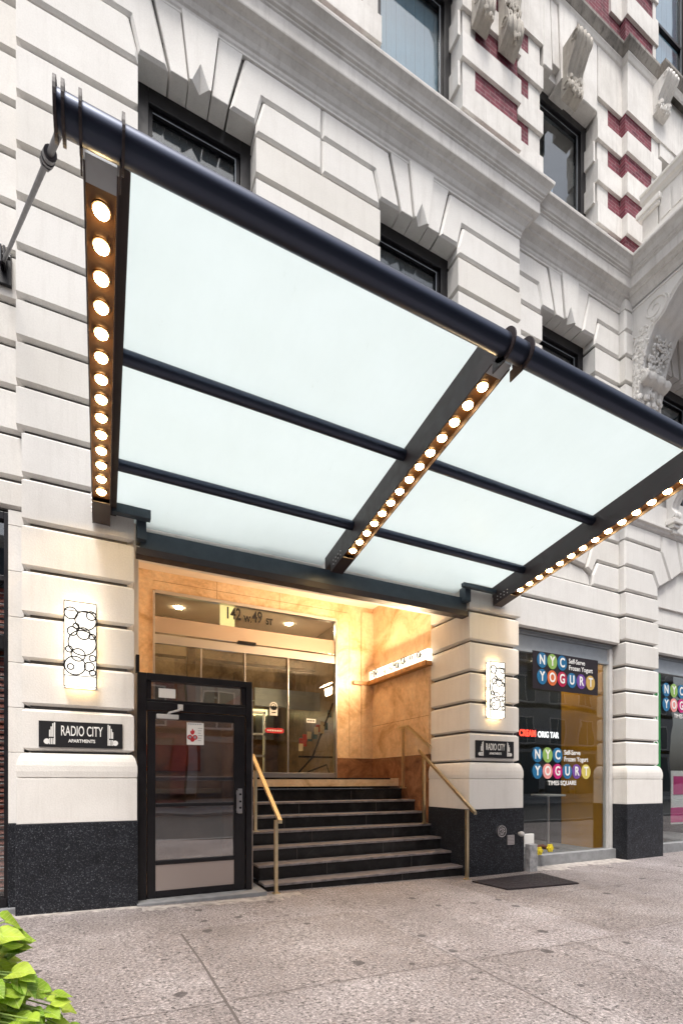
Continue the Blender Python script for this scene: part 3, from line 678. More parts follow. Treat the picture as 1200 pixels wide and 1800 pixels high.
zz = Vector((1.1, 0, -1)).normalized(); xx_ = Vector((0, 1, 0)); ao.rotation_euler = Matrix((xx_, zz.cross(xx_), zz)).transposed().to_euler()
ao.parent = sh; ao.matrix_parent_inverse = Matrix.Translation(sh.location).inverted()

a2_ = bpy.data.lights.new('shelf_face_glow', 'AREA'); a2_.shape = 'RECTANGLE'; a2_.size = 1.5; a2_.size_y = .2; a2_.energy = 60; a2_.color = (1, .72, .43)
a2o = bpy.data.objects.new('shelf_face_glow', a2_); C.objects.link(a2o); a2o.location = (5.045, 7.75, 3.60)
zz = Vector((1, 0, .12)).normalized(); a2o.rotation_euler = Matrix((xx_, zz.cross(xx_), zz)).transposed().to_euler()
a2o.parent = sh; a2o.matrix_parent_inverse = Matrix.Translation(sh.location).inverted()

# lobby glass front
gw = thing('lobby_glass_front', 'tall glass lobby front with steel header bands and sliding doors at the stair top', 'glass front', loc=(2.5, YG, 1.45))
m = MB(); m.box(.80, .835, YG-.03, YG+.06, 1.455, 4.70, .004); m.box(4.295, 4.332, YG-.03, YG+.06, 1.455, 4.70, .004); m.box(.835, 4.295, YG-.03, YG+.06, 4.66, 4.72, .004)
m.box(.835, 4.295, YG-.01, YG+.04, 1.455, 1.56, .004); ch(m, 'frame', 'chrome', gw)
# z map at YG : header bands
M['band_steel'] = simple('satin_header_steel', (.62, .52, .45), .25, .85)
ch(MB().box(.836, 4.294, YG+.01, YG+.05, 3.99, 4.27, .003), 'header_band', 'band_steel', gw)
ch(MB().box(.836, 4.294, YG-.008, YG+.05, 3.80, 3.955, .003), 'door_track', 'chrome', gw)
m = MB(); m.box(2.28, 2.62, YG-.06, YG-.01, 3.955, 4.01, .006); m.tube((2.36, YG-.06, 3.98), (2.36, YG-.07, 3.98), .012); m.tube((2.54, YG-.06, 3.98), (2.54, YG-.07, 3.98), .012); ch(m, 'motion_sensor', 'black', gw)
m = MB()
for x in (1.62, 2.42, 3.28): m.box(x-.012, x+.012, YG-.006, YG+.03, 1.56, 3.80, .003)
ch(m, 'mullions', 'chrome', gw)
ch(MB().box(.836, 4.294, YG+.052, YG+.058, 1.56, 4.66), 'pane', 'glass_lobby', gw)
def attach(o, par): o.parent = par; o.matrix_parent_inverse = Matrix.Translation(par.location).inverted(); return o
nb = thing('street_number', 'black house number lettering 142 W. 49 ST on the transom glass above the lobby doors', 'lettering', loc=(2.3, YG, 4.47))
for b_, x_, z_, s_, k_ in (('142', 2.05, 4.50, .30, .66), ('W.', 2.40, 4.44, .15, .8), ('49', 2.56, 4.50, .30, .66), ('ST', 2.83, 4.45, .16, .75)):
    attach(text('number_text', b_, x_, z_, YG-.005, s_, 'black_print', None, k_, 'LEFT', .004, .006), nb)
# stickers on the lobby glass
s1 = thing('glass_sticker', 'white arch-topped sticker with black emblem on the lobby door glass', 'sticker', loc=(3.0, YG-.01, 2.8))
m = MB(); m.box(2.90, 3.06, YG-.012, YG-.01, 2.66, 2.84); m.disc((2.98, 2.84), .08, YG-.012, YG-.01); ch(m, 'backing', 'white_print', s1)
m = MB().ring((2.98, 2.84), .05, YG-.015, .006, 20); m.box(2.94, 3.02, YG-.014, YG-.012, 2.71, 2.73); m.poly([(2.955, 2.82), (3.005, 2.82), (2.98, 2.87)], YG-.015, YG-.012, .001); ch(m, 'print', 'black_print', s1)
M['red_print'] = simple('red_print', (.5, .02, .03), .5)
s2 = thing('glass_sticker', 'red oval sticker with white lettering line on the lobby door glass', 'sticker', loc=(2.98, YG-.01, 2.35))
m = MB(); m.disc((2.86, 2.37), .05, YG-.012, YG-.01); m.disc((3.14, 2.37), .05, YG-.012, YG-.01); m.box(2.86, 3.14, YG-.0121, YG-.01, 2.32, 2.42); ch(m, 'backing', 'red_print', s2)
m = MB()
for i in range(9): m.box(2.85+i*.034, 2.872+i*.034, YG-.014, YG-.0125, 2.355, 2.385)
ch(m, 'print', 'white_print', s2)
s3 = thing('glass_sticker', 'small white rectangular notice on the right fixed pane of the lobby front', 'sticker', loc=(3.9, YG-.01, 2.6))
ch(MB().box(3.66, 3.86, YG-.012, YG-.01, 2.56, 2.64), 'backing', 'white_print', s3)
m = MB()
for i in range(5): m.box(3.68+i*.033, 3.70+i*.033, YG-.014, YG-.0125, 2.585, 2.615)
ch(m, 'print', 'black_print', s3)
# lobby interior
m = MB(); m.box(.5, 5.0, YG+.1, 14, 1.38, 1.45); bp(m, 'lobby_floor', 'marble')
M['lobby_wall'] = marble('lobby_stone', (.34, .24, .15), (.25, .17, .10), (.12, .08, .05), 2.2, .3)
m = MB(); m.box(.4, .5, YG+.12, 14, 1.4, 5.1); m.box(4.7, 4.8, YG+.12, 14, 1.4, 5.1); m.box(.4, 4.8, 13.9, 14, 1.4, 5.1); bps(m, 'lobby_wall', 'lobby_wall')
m = MB(); m.box(.5, 4.7, YG+.12, 14, 4.90, 5.0); bp(m, 'lobby_ceiling', 'plaster')
m = MB(); m.box(.5, 4.7, 11.0, 11.3, 4.1, 4.9); m.box(.5, 4.7, 12.4, 12.6, 3.5, 4.9); bps(m, 'lobby_beam', 'lobby_wall')
lt = MB()
for x in (1.4, 3.75):
    for y in (10.3, 11.8): lt.tube((x, y, 4.885), (x, y, 4.90), .07, 16)
M['down'] = simple('lit_downlight', (1, .9, .7), .4, emit=(1, .80, .5), es=110.0)
bp(MB().box(2.06, 2.34, 9.5, 9.54, 4.36, 4.86, .004), 'lit_panel', simple('lit_yellow_panel', (.8, .7, .3), .5, emit=(1, .85, .40), es=.5))
bps(lt, 'downlight', 'down')
m = MB(); m.box(.9, 4.3, 13.6, 13.88, 3.3, 3.45); m.box(2.0, 2.35, 13.8, 13.89, 1.6, 4.4); bp(m, 'lit_panels', simple('lit_green_panel', (.8, .8, .4), .5, emit=(.9, .75, .35), es=1.5))
m = MB()
for i in range(5): m.box(.6+i*.82, 1.36+i*.82, 10.6, 10.66, 3.05+.02*(i % 2), 3.48, .006)
bps(m, 'hanging_panel', 'alu')
bp(MB().box(2.75, 3.35, 13.6, 13.88, 2.9, 3.25), 'sky_reflection', simple('sky_reflection_glow', (.6, .7, .8), .5, emit=(.6, .75, 1), es=1.1))  # added glowing panel, stands in for a pale sky reflection on the glass
m = MB(); m.box(1.55, 1.72, 10.2, 10.35, 1.45, 4.1, .01); m.box(2.95, 3.12, 12.0, 12.15, 1.45, 4.1, .01); bps(m, 'lobby_column', 'lobby_wall')
m = MB(); m.box(2.6, 3.4, 10.9, 11.0, 2.95, 3.0); m.box(2.6, 3.4, 10.9, 11.0, 2.45, 2.5); m.box(2.6, 3.4, 10.9, 11.0, 1.95, 2.0); m.box(2.6, 2.64, 10.9, 11, 1.45, 3.0); m.box(3.36, 3.4, 10.9, 11, 1.45, 3.0); bps(m, 'lobby_shelf', 'chrome')
bp(MB().box(.9, 2.6, 11.5, 12.1, 1.45, 2.5, .02), 'reception_desk', 'marble_dark')
m = MB()
for i in range(4): m.box(3.4+i*.3, 3.62+i*.3, 13.7, 13.85, 2.6, 3.5, .01)
bps(m, 'wall_panel', 'alu')
# flower arrangement / brochures seen through the right pane
rk = thing('brochure_rack', 'leaning black rack of brochures behind the right lobby pane', 'rack', loc=(4.1, 9.6, 1.45))
m = MB(); m.path([(3.7, 9.9, 1.45), (4.1, 9.8, 1.9), (4.55, 9.7, 3.1)], .02, 6); m.path([(3.7, 9.7, 1.5), (4.4, 9.7, 1.75), (4.5, 9.7, 1.45)], .02, 6); m.box(3.8, 4.6, 9.82, 9.85, 1.9, 1.94); ch(m, 'frame', 'black', rk)
random.seed(12)
bc = [simple('print_%s' % k, c, .5) for k, c in (('cream', (.6, .5, .35)), ('red', (.4, .05, .04)), ('teal', (.08, .2, .25)))]
for j in range(3):
    m = MB()
    for i in range(5):
        x = 3.75+random.random()*.75; z = 1.95+(x-3.75)*.9+random.random()*.2; m.box(x, x+.1, 9.7+.01*i+.05*j, 9.71+.01*i+.05*j, z, z+.16, .002)
    ch(m, 'brochures', bc[j], rk)

# ------------------------------------------------------------ stairs
stt = thing('entrance_stairs', 'flight of eight polished black stone steps rising to the lobby', 'stairs', loc=(3.4, 6.1, -.05))
for k in range(8):
    y = 6.10+.275*k; z = .06+.2*k; xl = 1.90 if k < 3 else 1.78; xr = XR-.012 if k else XR-.01
    zb = -.25 if k == 0 else z-.2+.001
    if k >= 6: xr = 5.06 if k == 6 else 4.98
    m = MB(); m.box(xl, xr, y+.012, YG-.02 if k == 7 else y+.6, zb, z-.035)
    st = ch(m, 'step', 'stepstone', stt)
    m = MB(); m.box(xl-.01, xr, y-.008, (YG-.03) if k == 7 else y+.275+.012, z-.034, z-.002, .006)
    o = m.build('tread', 'treadtop' if k < 6 else 'stepstone', st); o.matrix_parent_inverse = Matrix()
    m = MB(); 
    for q in range(2): xj = 2.55+1.45*q+(.35 if k % 2 else 0); m.box(xj, xj+.005, y+.0105, y+.012, max(zb, -.1), z-.036)
    m.build('joint', 'joint', st)
# ------------------------------------------------------------ handrails
def rail(label, X, posts, y0, z0, y1, z1, flat=None, grp='brass handrails on the entrance steps'):
    t = thing('handrail', label, 'handrail', grp, loc=(X, y0, 0))
    for (y, zb, zt) in posts:
        m = MB().box(X-.022, X+.022, y-.022, y+.022, zb, zt, .003)
        p = ch(m, 'post', 'brass', t)
        MB().box(X-.045, X+.045, y-.045, y+.045, zb, zb+.02, .003).build('base_plate', 'brass', p)
    m = MB(); h = .028; w_ = .025
    a = [(X-w_, y0, z0-h), (X+w_, y0, z0-h), (X+w_, y0, z0+h*.6), (X-w_, y0, z0+h*.6), (X-w_, y1, z1-h), (X+w_, y1, z1-h), (X+w_, y1, z1+h*.6), (X-w_, y1, z1+h*.6)]
    m.add(a, [(0, 1, 2, 3), (7, 6, 5, 4), (0, 4, 5, 1), (1, 5, 6, 2), (2, 6, 7, 3), (3, 7, 4, 0)])
    if flat: m.box(X-w_, X+w_, y1-.002, flat, z1-h, z1+h*.6)
    ch(m, 'rail', 'brass', t); return t
rail('brass handrail beside the glass door, left foot of the steps', 2.0, [(5.97, gz(2)-.01, .90), (6.90, .66, 1.55)], 5.80, .895, 7.05, 1.78)
rail('brass handrail at the right foot of the steps, in front of the pier', 4.98, [(5.83, gz(5)-.01, .955), (6.93, .66, 1.80)], 5.64, .925, 7.07, 1.93)
rail('brass handrail at the top of the steps by the side wall', 5.06, [(7.70, 1.26, 2.38)], 6.85, 1.98, 7.55, 2.41, 7.86)

# ------------------------------------------------------------ side door
dr = thing('side_entrance_door', 'black framed glass door with transom and closer, left of the steps', 'door', loc=(1.05, 6.1, 0))
x0, x1, yd = .377, 1.725, 6.1
m = MB(); m.box(x0, x0+.095, yd, yd+.14, -.1, 2.66, .006); m.box(x1-.075, x1, yd, yd+.14, -.1, 2.66, .006); m.box(x0+.095, x1-.075, yd, yd+.14, 2.58, 2.66, .006)
m.box(x0+.095, x1-.075, yd+.005, yd+.14, 2.23, 2.33, .006); m.box(x0+.1, x1-.08, yd+.015, yd+.1, 2.335, 2.36, .004); m.box(x0-.02, x0+.02, yd+.0, yd+.1, 2.66, 2.86, .004)
for a, b_ in ((x0+.095, x0+.15), (x1-.13, x1-.075)): m.box(a, b_, yd+.03, yd+.1, 2.33, 2.58, .003)
ch(m, 'door_frame', 'black', dr)
ch(MB().box(x0+.15, x1-.13, yd+.06, yd+.066, 2.355, 2.58), 'transom_pane', 'glass_door', dr)
m = MB(); m.box(x0+.105, x0+.195, yd+.02, yd+.075, .02, 2.22, .006); m.box(x1-.225, x1-.085, yd+.02, yd+.075, .02, 2.22, .006); m.box(x0+.195, x1-.225, yd+.02, yd+.075, 2.13, 2.22, .006)
m.box(x0+.195, x1-.225, yd+.02, yd+.075, .02, .10, .006); m.box(x0+.195, x1-.225, yd+.018, yd+.075, .405, .455, .008); m.box(x0+.195, x1-.225, yd+.005, yd+.06, 1.09, 1.135, .012)
lf = ch(m, 'door_leaf', 'black', dr)
MB().box(x0+.19, x1-.22, yd+.05, yd+.056, .45, 2.14).build('pane', 'glass_door', lf)
M['kick'] = simple('brushed_kick_plate', (.50, .43, .40), .45, .75)
MB().box(x0+.19, x1-.22, yd+.03, yd+.045, .10, .41, .002).build('kick_plate', 'kick', lf)
MB().box(x0+.19, x1-.22, yd+.10, yd+.14, 1.40, 1.455, .01).build('push_bar', 'chrome', lf)
m = MB().box(x1-.18, x1-.125, yd+.0, yd+.02, .99, 1.30, .004); m.box(x1-.205, x1-.19, yd-.03, yd-.01, 1.0, 1.28, .004); m.box(x1-.20, x1-.18, yd-.02, yd+.02, 1.02, 1.05); m.box(x1-.20, x1-.18, yd-.02, yd+.02, 1.23, 1.26); m.build('handle', 'chrome', lf)
m = MB()
for z in (1.06, 1.14, 1.23): m.tube((x1-.152, yd-.008, z), (x1-.152, yd+.001, z), .014)
m.build('lock', 'black', lf)
m = MB().box(x0+.20, x0+.45, yd-.035, yd+.02, 2.13, 2.185, .01); m.tube((x0+.34, yd-.02, 2.185), (x0+.34, yd-.02, 2.20), .02); m.path([(x0+.34, yd-.02, 2.205), (x0+.45, yd-.12, 2.23), (x0+.47, yd-.01, 2.26)], .012, 6); m.box(x0+.44, x0+.5, yd-.03, yd, 2.24, 2.31, .004)
ch(m, 'door_closer', 'frame_white', dr)
fn = thing('fire_notice', 'white paper notice with red flame emblem taped inside the side door glass', 'notice', loc=(1.0, yd+.04, 1.98))
ch(MB().box(.93, 1.13, yd+.044, yd+.047, 1.84, 2.11), 'paper', 'white_print', fn)
m = MB()
def flame(cx, cz, s_): return [(cx, cz+s_), (cx+.25*s_, cz+.45*s_), (cx+.55*s_, cz+.5*s_), (cx+.5*s_, cz-.1*s_), (cx+.25*s_, cz-.5*s_), (cx, cz-.6*s_), (cx-.3*s_, cz-.45*s_), (cx-.5*s_, cz), (cx-.42*s_, cz+.4*s_), (cx-.2*s_, cz+.3*s_)]
m.poly(flame(.995, 1.99, .05), yd+.040, yd+.0435, .001); m.disc((.965, 1.93), .03, yd+.040, yd+.0435); m.disc((1.025, 1.93), .03, yd+.040, yd+.0435); m.disc((.995, 1.90), .025, yd+.0402, yd+.0435)
ch(m, 'flame_print', 'red_print', fn)
m = MB()
for i in range(6): m.box(1.06, 1.115-.01*(i % 3), yd+.041, yd+.0435, 2.04-i*.03, 2.046-i*.03)
for i in range(8): m.box(.945+i*.021, .957+i*.021, yd+.041, yd+.0435, 2.085, 2.095)
m.disc((.965, 1.93), .016, yd+.037, yd+.0395); m.disc((1.025, 1.93), .016, yd+.037, yd+.0395)
ch(m, 'print', 'alu', fn)
m = MB().box(.61, .80, yd+.054, yd+.057, 2.39, 2.50); tn = m.build('transom_notice', 'white_print'); tag(tn, 'pale horizontal paper notice behind the transom above the side door', 'notice')
struct(MB().box(.36, 1.86, 5.90, 6.5, -.2, .015, .004).build('door_threshold', 'concrete'))
# space behind the door
m = MB(); m.box(1.735, 1.775, 6.24, YG, -.1, 2.6); m.box(.4, 1.74, 7.9, 8.0, -.1, 2.6); m.box(.4, 1.735, 6.3, 7.9, -.1, .03)
bp(m, 'door_lobby', simple('brown_lobby_wall', (.40, .33, .30), .6, var=.3, vs=2))
bp(MB().box(.42, 1.40, 7.86, 7.895, 1.55, 1.95, .01), 'wall_panel', 'red_brown'); bp(MB().box(.42, 1.72, 7.84, 7.895, 1.20, 1.28, .01), 'wall_panel', 'frame_white')

# ------------------------------------------------------------ canopy
SLP = .1615
def pz_(y, h=0): return 4.237+SLP*(6-y)+h
CN = thing('entrance_canopy', 'large frosted glass canopy on dark steel beams with rows of lit round bulbs', 'canopy', loc=(2.85, 6.0, 4.3))
ci = Matrix.Translation(CN.location).inverted()
def cp(mb, name, mat, smooth=False, par=None):
    o = mb.build(name, mat, par or CN, smooth)
    if par is None: o.matrix_parent_inverse = ci
    return o
def slab(m, x0, x1, y0, y1, h0, h1):
    vs = []
    for x, y, h in [(x0, y0, h0), (x1, y0, h0), (x1, y1, h0), (x0, y1, h0), (x0, y0, h1), (x1, y0, h1), (x1, y1, h1), (x0, y1, h1)]: vs.append((x, y, pz_(y, h)))
    return m.add(vs, [(3, 2, 1, 0), (4, 5, 6, 7), (0, 1, 5, 4), (1, 2, 6, 5), (2, 3, 7, 6), (3, 0, 4, 7)])
TY, TZ, TR = 2.80, 4.726, .078
BX = [0.0, 2.853, 5.72]
for X in BX:
    m = MB(); yo, yi = 2.93, 6.0-.03
    slab(m, X-.088, X-.078, yo, yi, -.035, .10); slab(m, X+.078, X+.088, yo, yi, -.035, .10); slab(m, X-.0875, X+.0875, yo, yi, .09, .10)
    slab(m, X-.078, X+.15, 3.0, yi+.2, .112, .27); slab(m, X-.077, X+.14, 2.86, 2.999, .113, .15); slab(m, X-.088, X-.0785, yo, yi, .1005, .106)
    slab(m, X-.0779, X+.0779, yi-.01, yi, -.03, .09); slab(m, X-.0779, X+.0779, yi-.36, yi-.02, -.034, -.026)
    bmo = cp(m, 'beam', 'steel_dark')
    m = MB(); slab(m, X-.077, X+.077, yo+.10, yi-.37, .005, .0895); m.build('lamp_trough', 'trough', bmo)
    m = MB(); slab(m, X-.077, X+.077, yo-.03, yo+.095, -.03, -.015); m.build('cover_plate', 'alu', bmo)
    for i in range(14):
        y = 3.147+.18*i
        m = MB().tube((X, y, pz_(y, .006)), (X, y, pz_(y, -.006)), .052, 24); m.build('lamp_rim', 'trough', bmo)
    for i in range(14):
        y = 3.147+.18*i; m = MB()
        m.ball((X, y, pz_(y, -.006)), (.044, .044, .030), 16, 8); m.build('bulb', 'bulb', bmo, True)
    m = MB()   # bolts near the wall
    for j in range(4):
        for q in range(2):
            y = yi-.10-.07*j; m.ball((X-.090, y, pz_(y, .02+.05*q)), .009, 6, 4)
    m.build('bolts', 'chrome', bmo)
m = MB().tube((-.20, TY, TZ), (6.3, TY, TZ), TR, 40); tb = cp(m, 'front_tube', 'steel_tube', True)
m = MB(); n_ = 1
def flange(x, t=.014, r=.112):
    m = MB(); pts = [(TY-0+r*cos(a), TZ+r*sin(a)) for a in [2*pi*i/32 for i in range(32)]]
    pts = [(p[0], p[1]) for p in pts]
    vs = [(x, p[0], p[1]) for p in pts]+[(x+t, p[0], p[1]) for p in pts]
    m.add(vs, [tuple(range(32)), tuple(range(63, 31, -1))]+[(i, 32+i, 32+(i+1) % 32, (i+1) % 32) for i in range(32)])
    return m
for X in (-.21, -.175, BX[0]-.10, BX[0]+.095, BX[1]-.098, BX[1]+.092, BX[2]-.098, BX[2]+.092, 6.28): flange(X).build('flange', 'steel_dark', tb)
for X in BX:
    for dx in (-.098, .086):
        m = MB().box(X+dx, X+dx+.010, TY+.0, TY+.13, TZ-.125, TZ-.04, .002); m.build('hanger_plate', 'steel_dark', tb)
# cross tubes and glass
for a, b_ in ((BX[0]+.14, BX[1]-.075), (BX[1]+.14, BX[2]-.075)):
    for y in (4.215, 5.36):
        cp(MB().tube((a, y, pz_(y, .215)), (b_, y, pz_(y, .210)), .056, 20), 'cross_tube', 'steel_tube', True)
    for y0_, y1_ in ((3.0, 4.21), (4.22, 5.355), (5.365, 6.34)):
        m = MB(); slab(m, a-.03, b_+.03, y0_, y1_, .272, .288); cp(m, 'glass_panel', 'frosted')
# header over the opening
m = MB(); m.box(.40, 5.16, 6.05, 6.16, 4.075, 4.275, .004); m.box(.36, .46, 5.96, 6.16, 4.14, 4.40, .004); m.box(5.06, 5.17, 5.96, 6.1, 4.2, 4.42, .004); cp(m, 'header_channel', 'steel_blue')
m = MB(); m.box(.36, 5.175, 6.02, 6.17, 3.985, 4.068, .004); cp(m, 'header_angle', 'steel_dark')
cp(MB().box(.10, .50, 5.87, 5.96, 4.34, 4.44, .004), 'mounting_bar', 'steel_blue'); cp(MB().box(4.97, 5.62, 5.88, 5.95, 4.38, 4.44, .004), 'mounting_bar', 'steel_blue')
# tie rod
A = Vector((-.175, TY, TZ-.06)); Bq = Vector((-.91, 6.08, 6.76)); mid = A+(Bq-A)*.11
m = MB().tube(A, mid, .019, 12, .017); m.tube(mid+(Bq-A)*.03, Bq, .016, 12); td = cp(m, 'tie_rod', 'rod', True)
d_ = (Bq-A).normalized()
m = MB().tube(mid-d_*.01, mid+d_*.05, .034, 12); m.tube(mid+d_*.02, mid+d_*.19, .026, 8); m.tube(mid+d_*.07, mid+d_*.10, .036, 12); m.tube(mid+d_*.14, mid+d_*.18, .034, 6); m.build('turnbuckle', 'rod', td)
m = MB().box(-1.0, -.84, 6.08, 6.12, 6.55, 6.88, .006); m.box(-.93, -.91, 5.98, 6.09, 6.68, 6.86, .004); m.box(-.90, -.88, 5.98, 6.09, 6.68, 6.86, .004); m.tube((-.96, 6.02, 6.78), (-.84, 6.02, 6.78), .02, 10); m.build('wall_anchor', 'black', td)

# ------------------------------------------------------------ sconces
def sconce(cx, zc, wd, ht, label, seed):
    t = thing('wall_sconce', label, 'wall light', 'bubble pattern wall sconces', loc=(cx, Y0, zc))
    y1 = Y0-.005; yf = Y0-.105; b0, b1, z0, z1 = cx-wd/2, cx+wd/2, zc-ht/2, zc+ht/2
    ch(MB().box(b0, b1, yf, y1-.012, z0, z1, .004), 'glass_shade', 'sconce', t)
    for z in (z0-.003, z1): ch(MB().box(b0+.02, b1-.02, yf+.02, y1-.016, z, z+.003), 'lamp_opening', 'sconce_slot', t)
    for x in (b0-.0015, b1): ch(MB().box(x, x+.0015, y1-.035, y1-.014, z0+.03, z1-.03), 'lamp_opening', 'sconce_slot', t)
    m = MB()
    for x in (b0, b1): m.path([(x, yf-.003, z0), (x, yf-.003, z1)], .0065, 4); m.path([(x, y1-.01, z0), (x, y1-.01, z1)], .004, 4)
    for z in (z0, z1, z0+.115, z1-.10): m.path([(b0, yf-.003, z), (b1, yf-.003, z)], .0055, 4); m.path([(b0, yf, z), (b0, y1, z)], .003, 4); m.path([(b1, yf, z), (b1, y1, z)], .003, 4)
    circ = [(-.5*.5+.02, .335, .062), (.07, .27, .10), (.115, .33, .046), (-.04, .20, .028), (-.075, .14, .046), (.03, .125, .062), (.11, .10, .030), (.02, .02, .132), (-.105, -.06, .032), (-.02, -.115, .066), (.115, -.14, .032), (-.05, -.235, .098), (-.09, -.25, .030), (.085, -.235, .048), (.115, -.30, .030)]
    for (ox, oz, r) in circ:
        r = min(r, wd/2-.002); ox = max(-wd/2+r, min(wd/2-r, ox)); m.ring((cx+ox, zc+oz*ht/.93), r, yf-.004, .0066, 26)
    random.seed(seed)
    for i in range(12):
        r = random.uniform(.02, .045); cy = random.uniform(yf+r, y1-.012-r) if 2*r < .09 else (yf+y1)/2; cz = random.uniform(z0+.15, z1-.15); r = min(r, .044)
        for sx_ in (b0-.002, b1+.002): m.path([(sx_, cy+min(r, .043)*cos(2*pi*q/16)*.9, cz+r*sin(2*pi*q/16)) for q in range(17)], .0025, 4)
    ch(m, 'metal_overlay', 'black', t)
    ch(MB().box(b0-.004, b1+.004, y1-.012, y1, z0-.004, z1+.004, .002), 'back_plate', 'steel_dark', t)
    return t
sconce(-.2, 2.85, .300, .90, 'lit rectangular glass sconce with bubble overlay, on the pier left of the door', 1)
sconce(5.66, 2.85, .300, .88, 'lit rectangular glass sconce with bubble overlay, on the pier right of the steps', 2)

# ------------------------------------------------------------ plaques RADIO CITY APARTMENTS
def plaque(cx, zc, wd, ht, label):
    t = thing('wall_plaque', label, 'sign', 'black name plaques on the entrance piers', loc=(cx, Y0, zc)); y = Y0-.022
    ch(MB().box(cx-wd/2, cx+wd/2, y, Y0, zc-ht/2, zc+ht/2, .003), 'board', 'black_print', t)
    s_ = wd/.82
    def tt(b_, x, z, sz, sx): attach(text('lettering', b_, x, z, y-.002, sz, 'white_print', None, sx, 'CENTER', .002, .0012), t)
    tt('RADIO CITY', cx, zc+.035*s_, .155*s_, .48); tt('APARTMENTS', cx, zc-.07*s_, .050*s_, .85)
    m = MB()
    for sg in (-1, 1):
        for k, (o, h0, h1) in enumerate(((.262, -.11, .125), (.278, -.03, .115), (.294, -.03, .08), (.308, -.03, .045))):
            xx = cx+sg*o*s_; m.box(xx-.0055*s_, xx+.0055*s_, y-.004, y+.001, zc+h0*s_, zc+h1*s_)
        for k in range(3): xx = cx+sg*(.276+.016*k)*s_; m.box(xx-.005*s_, xx+.005*s_, y-.004, y+.001, zc-.11*s_, zc-(.045+.0*k)*s_)
        m.disc((cx+sg*.335*s_, zc-.08*s_), .03*s_, y-.004, y+.001, 20, .028*s_)
    ch(m, 'emblem', 'white_print', t); return t
plaque(-.187, 1.895, .80, .275, 'black RADIO CITY APARTMENTS plaque on the pier left of the glass door')
plaque(5.69, 1.905, .80, .275, 'black RADIO CITY APARTMENTS plaque on the pier right of the steps')

# ------------------------------------------------------------ fittings on pier 2
fx = thing('standpipe_plate', 'round cast steel plate with pierced centre on the granite base right of the steps', 'wall fitting', loc=(5.77, 5.97, .57))
m = MB().disc((5.77, .59), .095, 5.912, 5.945, 32); ch(m, 'flange', 'chrome', fx)
m = MB(); random.seed(4)
m.ring((5.77, .59), .072, 5.909, .006, 28)
for i in range(30):
    a = random.random()*2*pi; r = .062*sqrt(random.random()); m.ball((5.77+r*cos(a), 5.910, .59+r*sin(a)), (.007, .005, .007), 6, 4)
ch(m, 'grille', 'black', fx)
sq = thing('vent_plate', 'small square brushed steel vent plate beside the round plate', 'vent', loc=(6.0, 5.97, .43))
ch(MB().box(5.90, 6.05, 5.925, 5.945, .36, .52, .003), 'plate', 'chrome', sq)
m = MB()
for i in range(6):
    for j in range(6): m.ball((5.915+i*.022, 5.924, .38+j*.024), (.006, .003, .006), 6, 4)
ch(m, 'holes', 'black', sq)
kn = MB().ball((6.17, 5.89, .53), (.045, .05, .045), 14, 10); kn.tube((6.17, 5.975, .53), (6.17, 5.88, .53), .03, 14); tag(kn.build('pipe_cap', 'frame_white', None, True), 'white domed pipe cap on the granite corner right of the square vent', 'pipe cap')
fd = thing('fire_hose_connection', 'low twin hose connection with yellow caps below the shop window', 'hose connection', loc=(6.5, 6.1, .1))
M['yellow'] = simple('yellow_paint', (.75, .60, .03), .45, var=.1)
M['galv'] = simple('grey_blockwork', (.33, .33, .34), .7, var=.35, vs=14, bmp=.5)
ch(MB().box(6.33, 6.50, 5.86, 5.97, gz(6)-.02, .35, .012), 'block', 'galv', fd)
m = MB().tube((6.60, 6.15, .22), (6.60, 5.95, .22), .035, 14); m.tube((6.60, 6.15, .22), (6.95, 6.15, .25), .04, 14); m.tube((6.88, 6.15, .25), (6.88, 5.97, .25), .035, 14); ch(m, 'pipe', simple('old_bronze', (.12, .05, .03), .5, .4), fd, True)
for x, z, y in ((6.60, .22, 5.93), (6.88, .25, 5.95)):
    m = MB().tube((x, y, z), (x, y-.03, z), .062, 18)
    for q in range(6): a = q*pi/3; m.tube((x+.062*cos(a), y, z+.062*sin(a)), (x+.062*cos(a), y-.03, z+.062*sin(a)), .014, 8)
    m.tube((x, y-.03, z), (x, y-.045, z), .025, 10); ch(m, 'cap', 'yellow', fd)
ch(MB().box(6.52, 6.75, 6.16, 6.22, .26, .48, .006), 'white_box', 'white_print', fd)
# cellar grate / mat
gr = thing('cellar_hatch', 'dark diamond plate cellar hatch set in the sidewalk by the right pier', 'hatch', loc=(5.5, 5.2, -.1))
m = MB()
gp = [(4.90, 5.62), (4.98, 5.0), (6.22, 4.86), (6.34, 5.66)]
m.add([(x, y, gz(x)+.022) for x, y in gp]+[(x, y, -.15) for x, y in gp], [(0, 1, 2, 3), (0, 4, 5, 1), (1, 5, 6, 2), (2, 6, 7, 3), (3, 7, 4, 0)])
ch(m, 'plate', simple('worn_hatch_plate', (.028, .022, .026), .6, .2, var=.4, vs=18, bmp=.5), gr)
m = MB()
for i in range(22):
    for j in range(12):
        u = (i+.5)/22; v = (j+.5)/12; xa = gp[1][0]+(gp[2][0]-gp[1][0])*u; xb_ = gp[0][0]+(gp[3][0]-gp[0][0])*u; ya = gp[1][1]+(gp[2][1]-gp[1][1])*u; yb_ = gp[0][1]+(gp[3][1]-gp[0][1])*u
        x = xa+(xb_-xa)*v; y = ya+(yb_-ya)*v; m.ball((x, y, gz(x)+.022), (.012, .005, .004), 6, 4)
tag(ch(m, 'studs', 'black', gr), None, None, None, 'stuff')

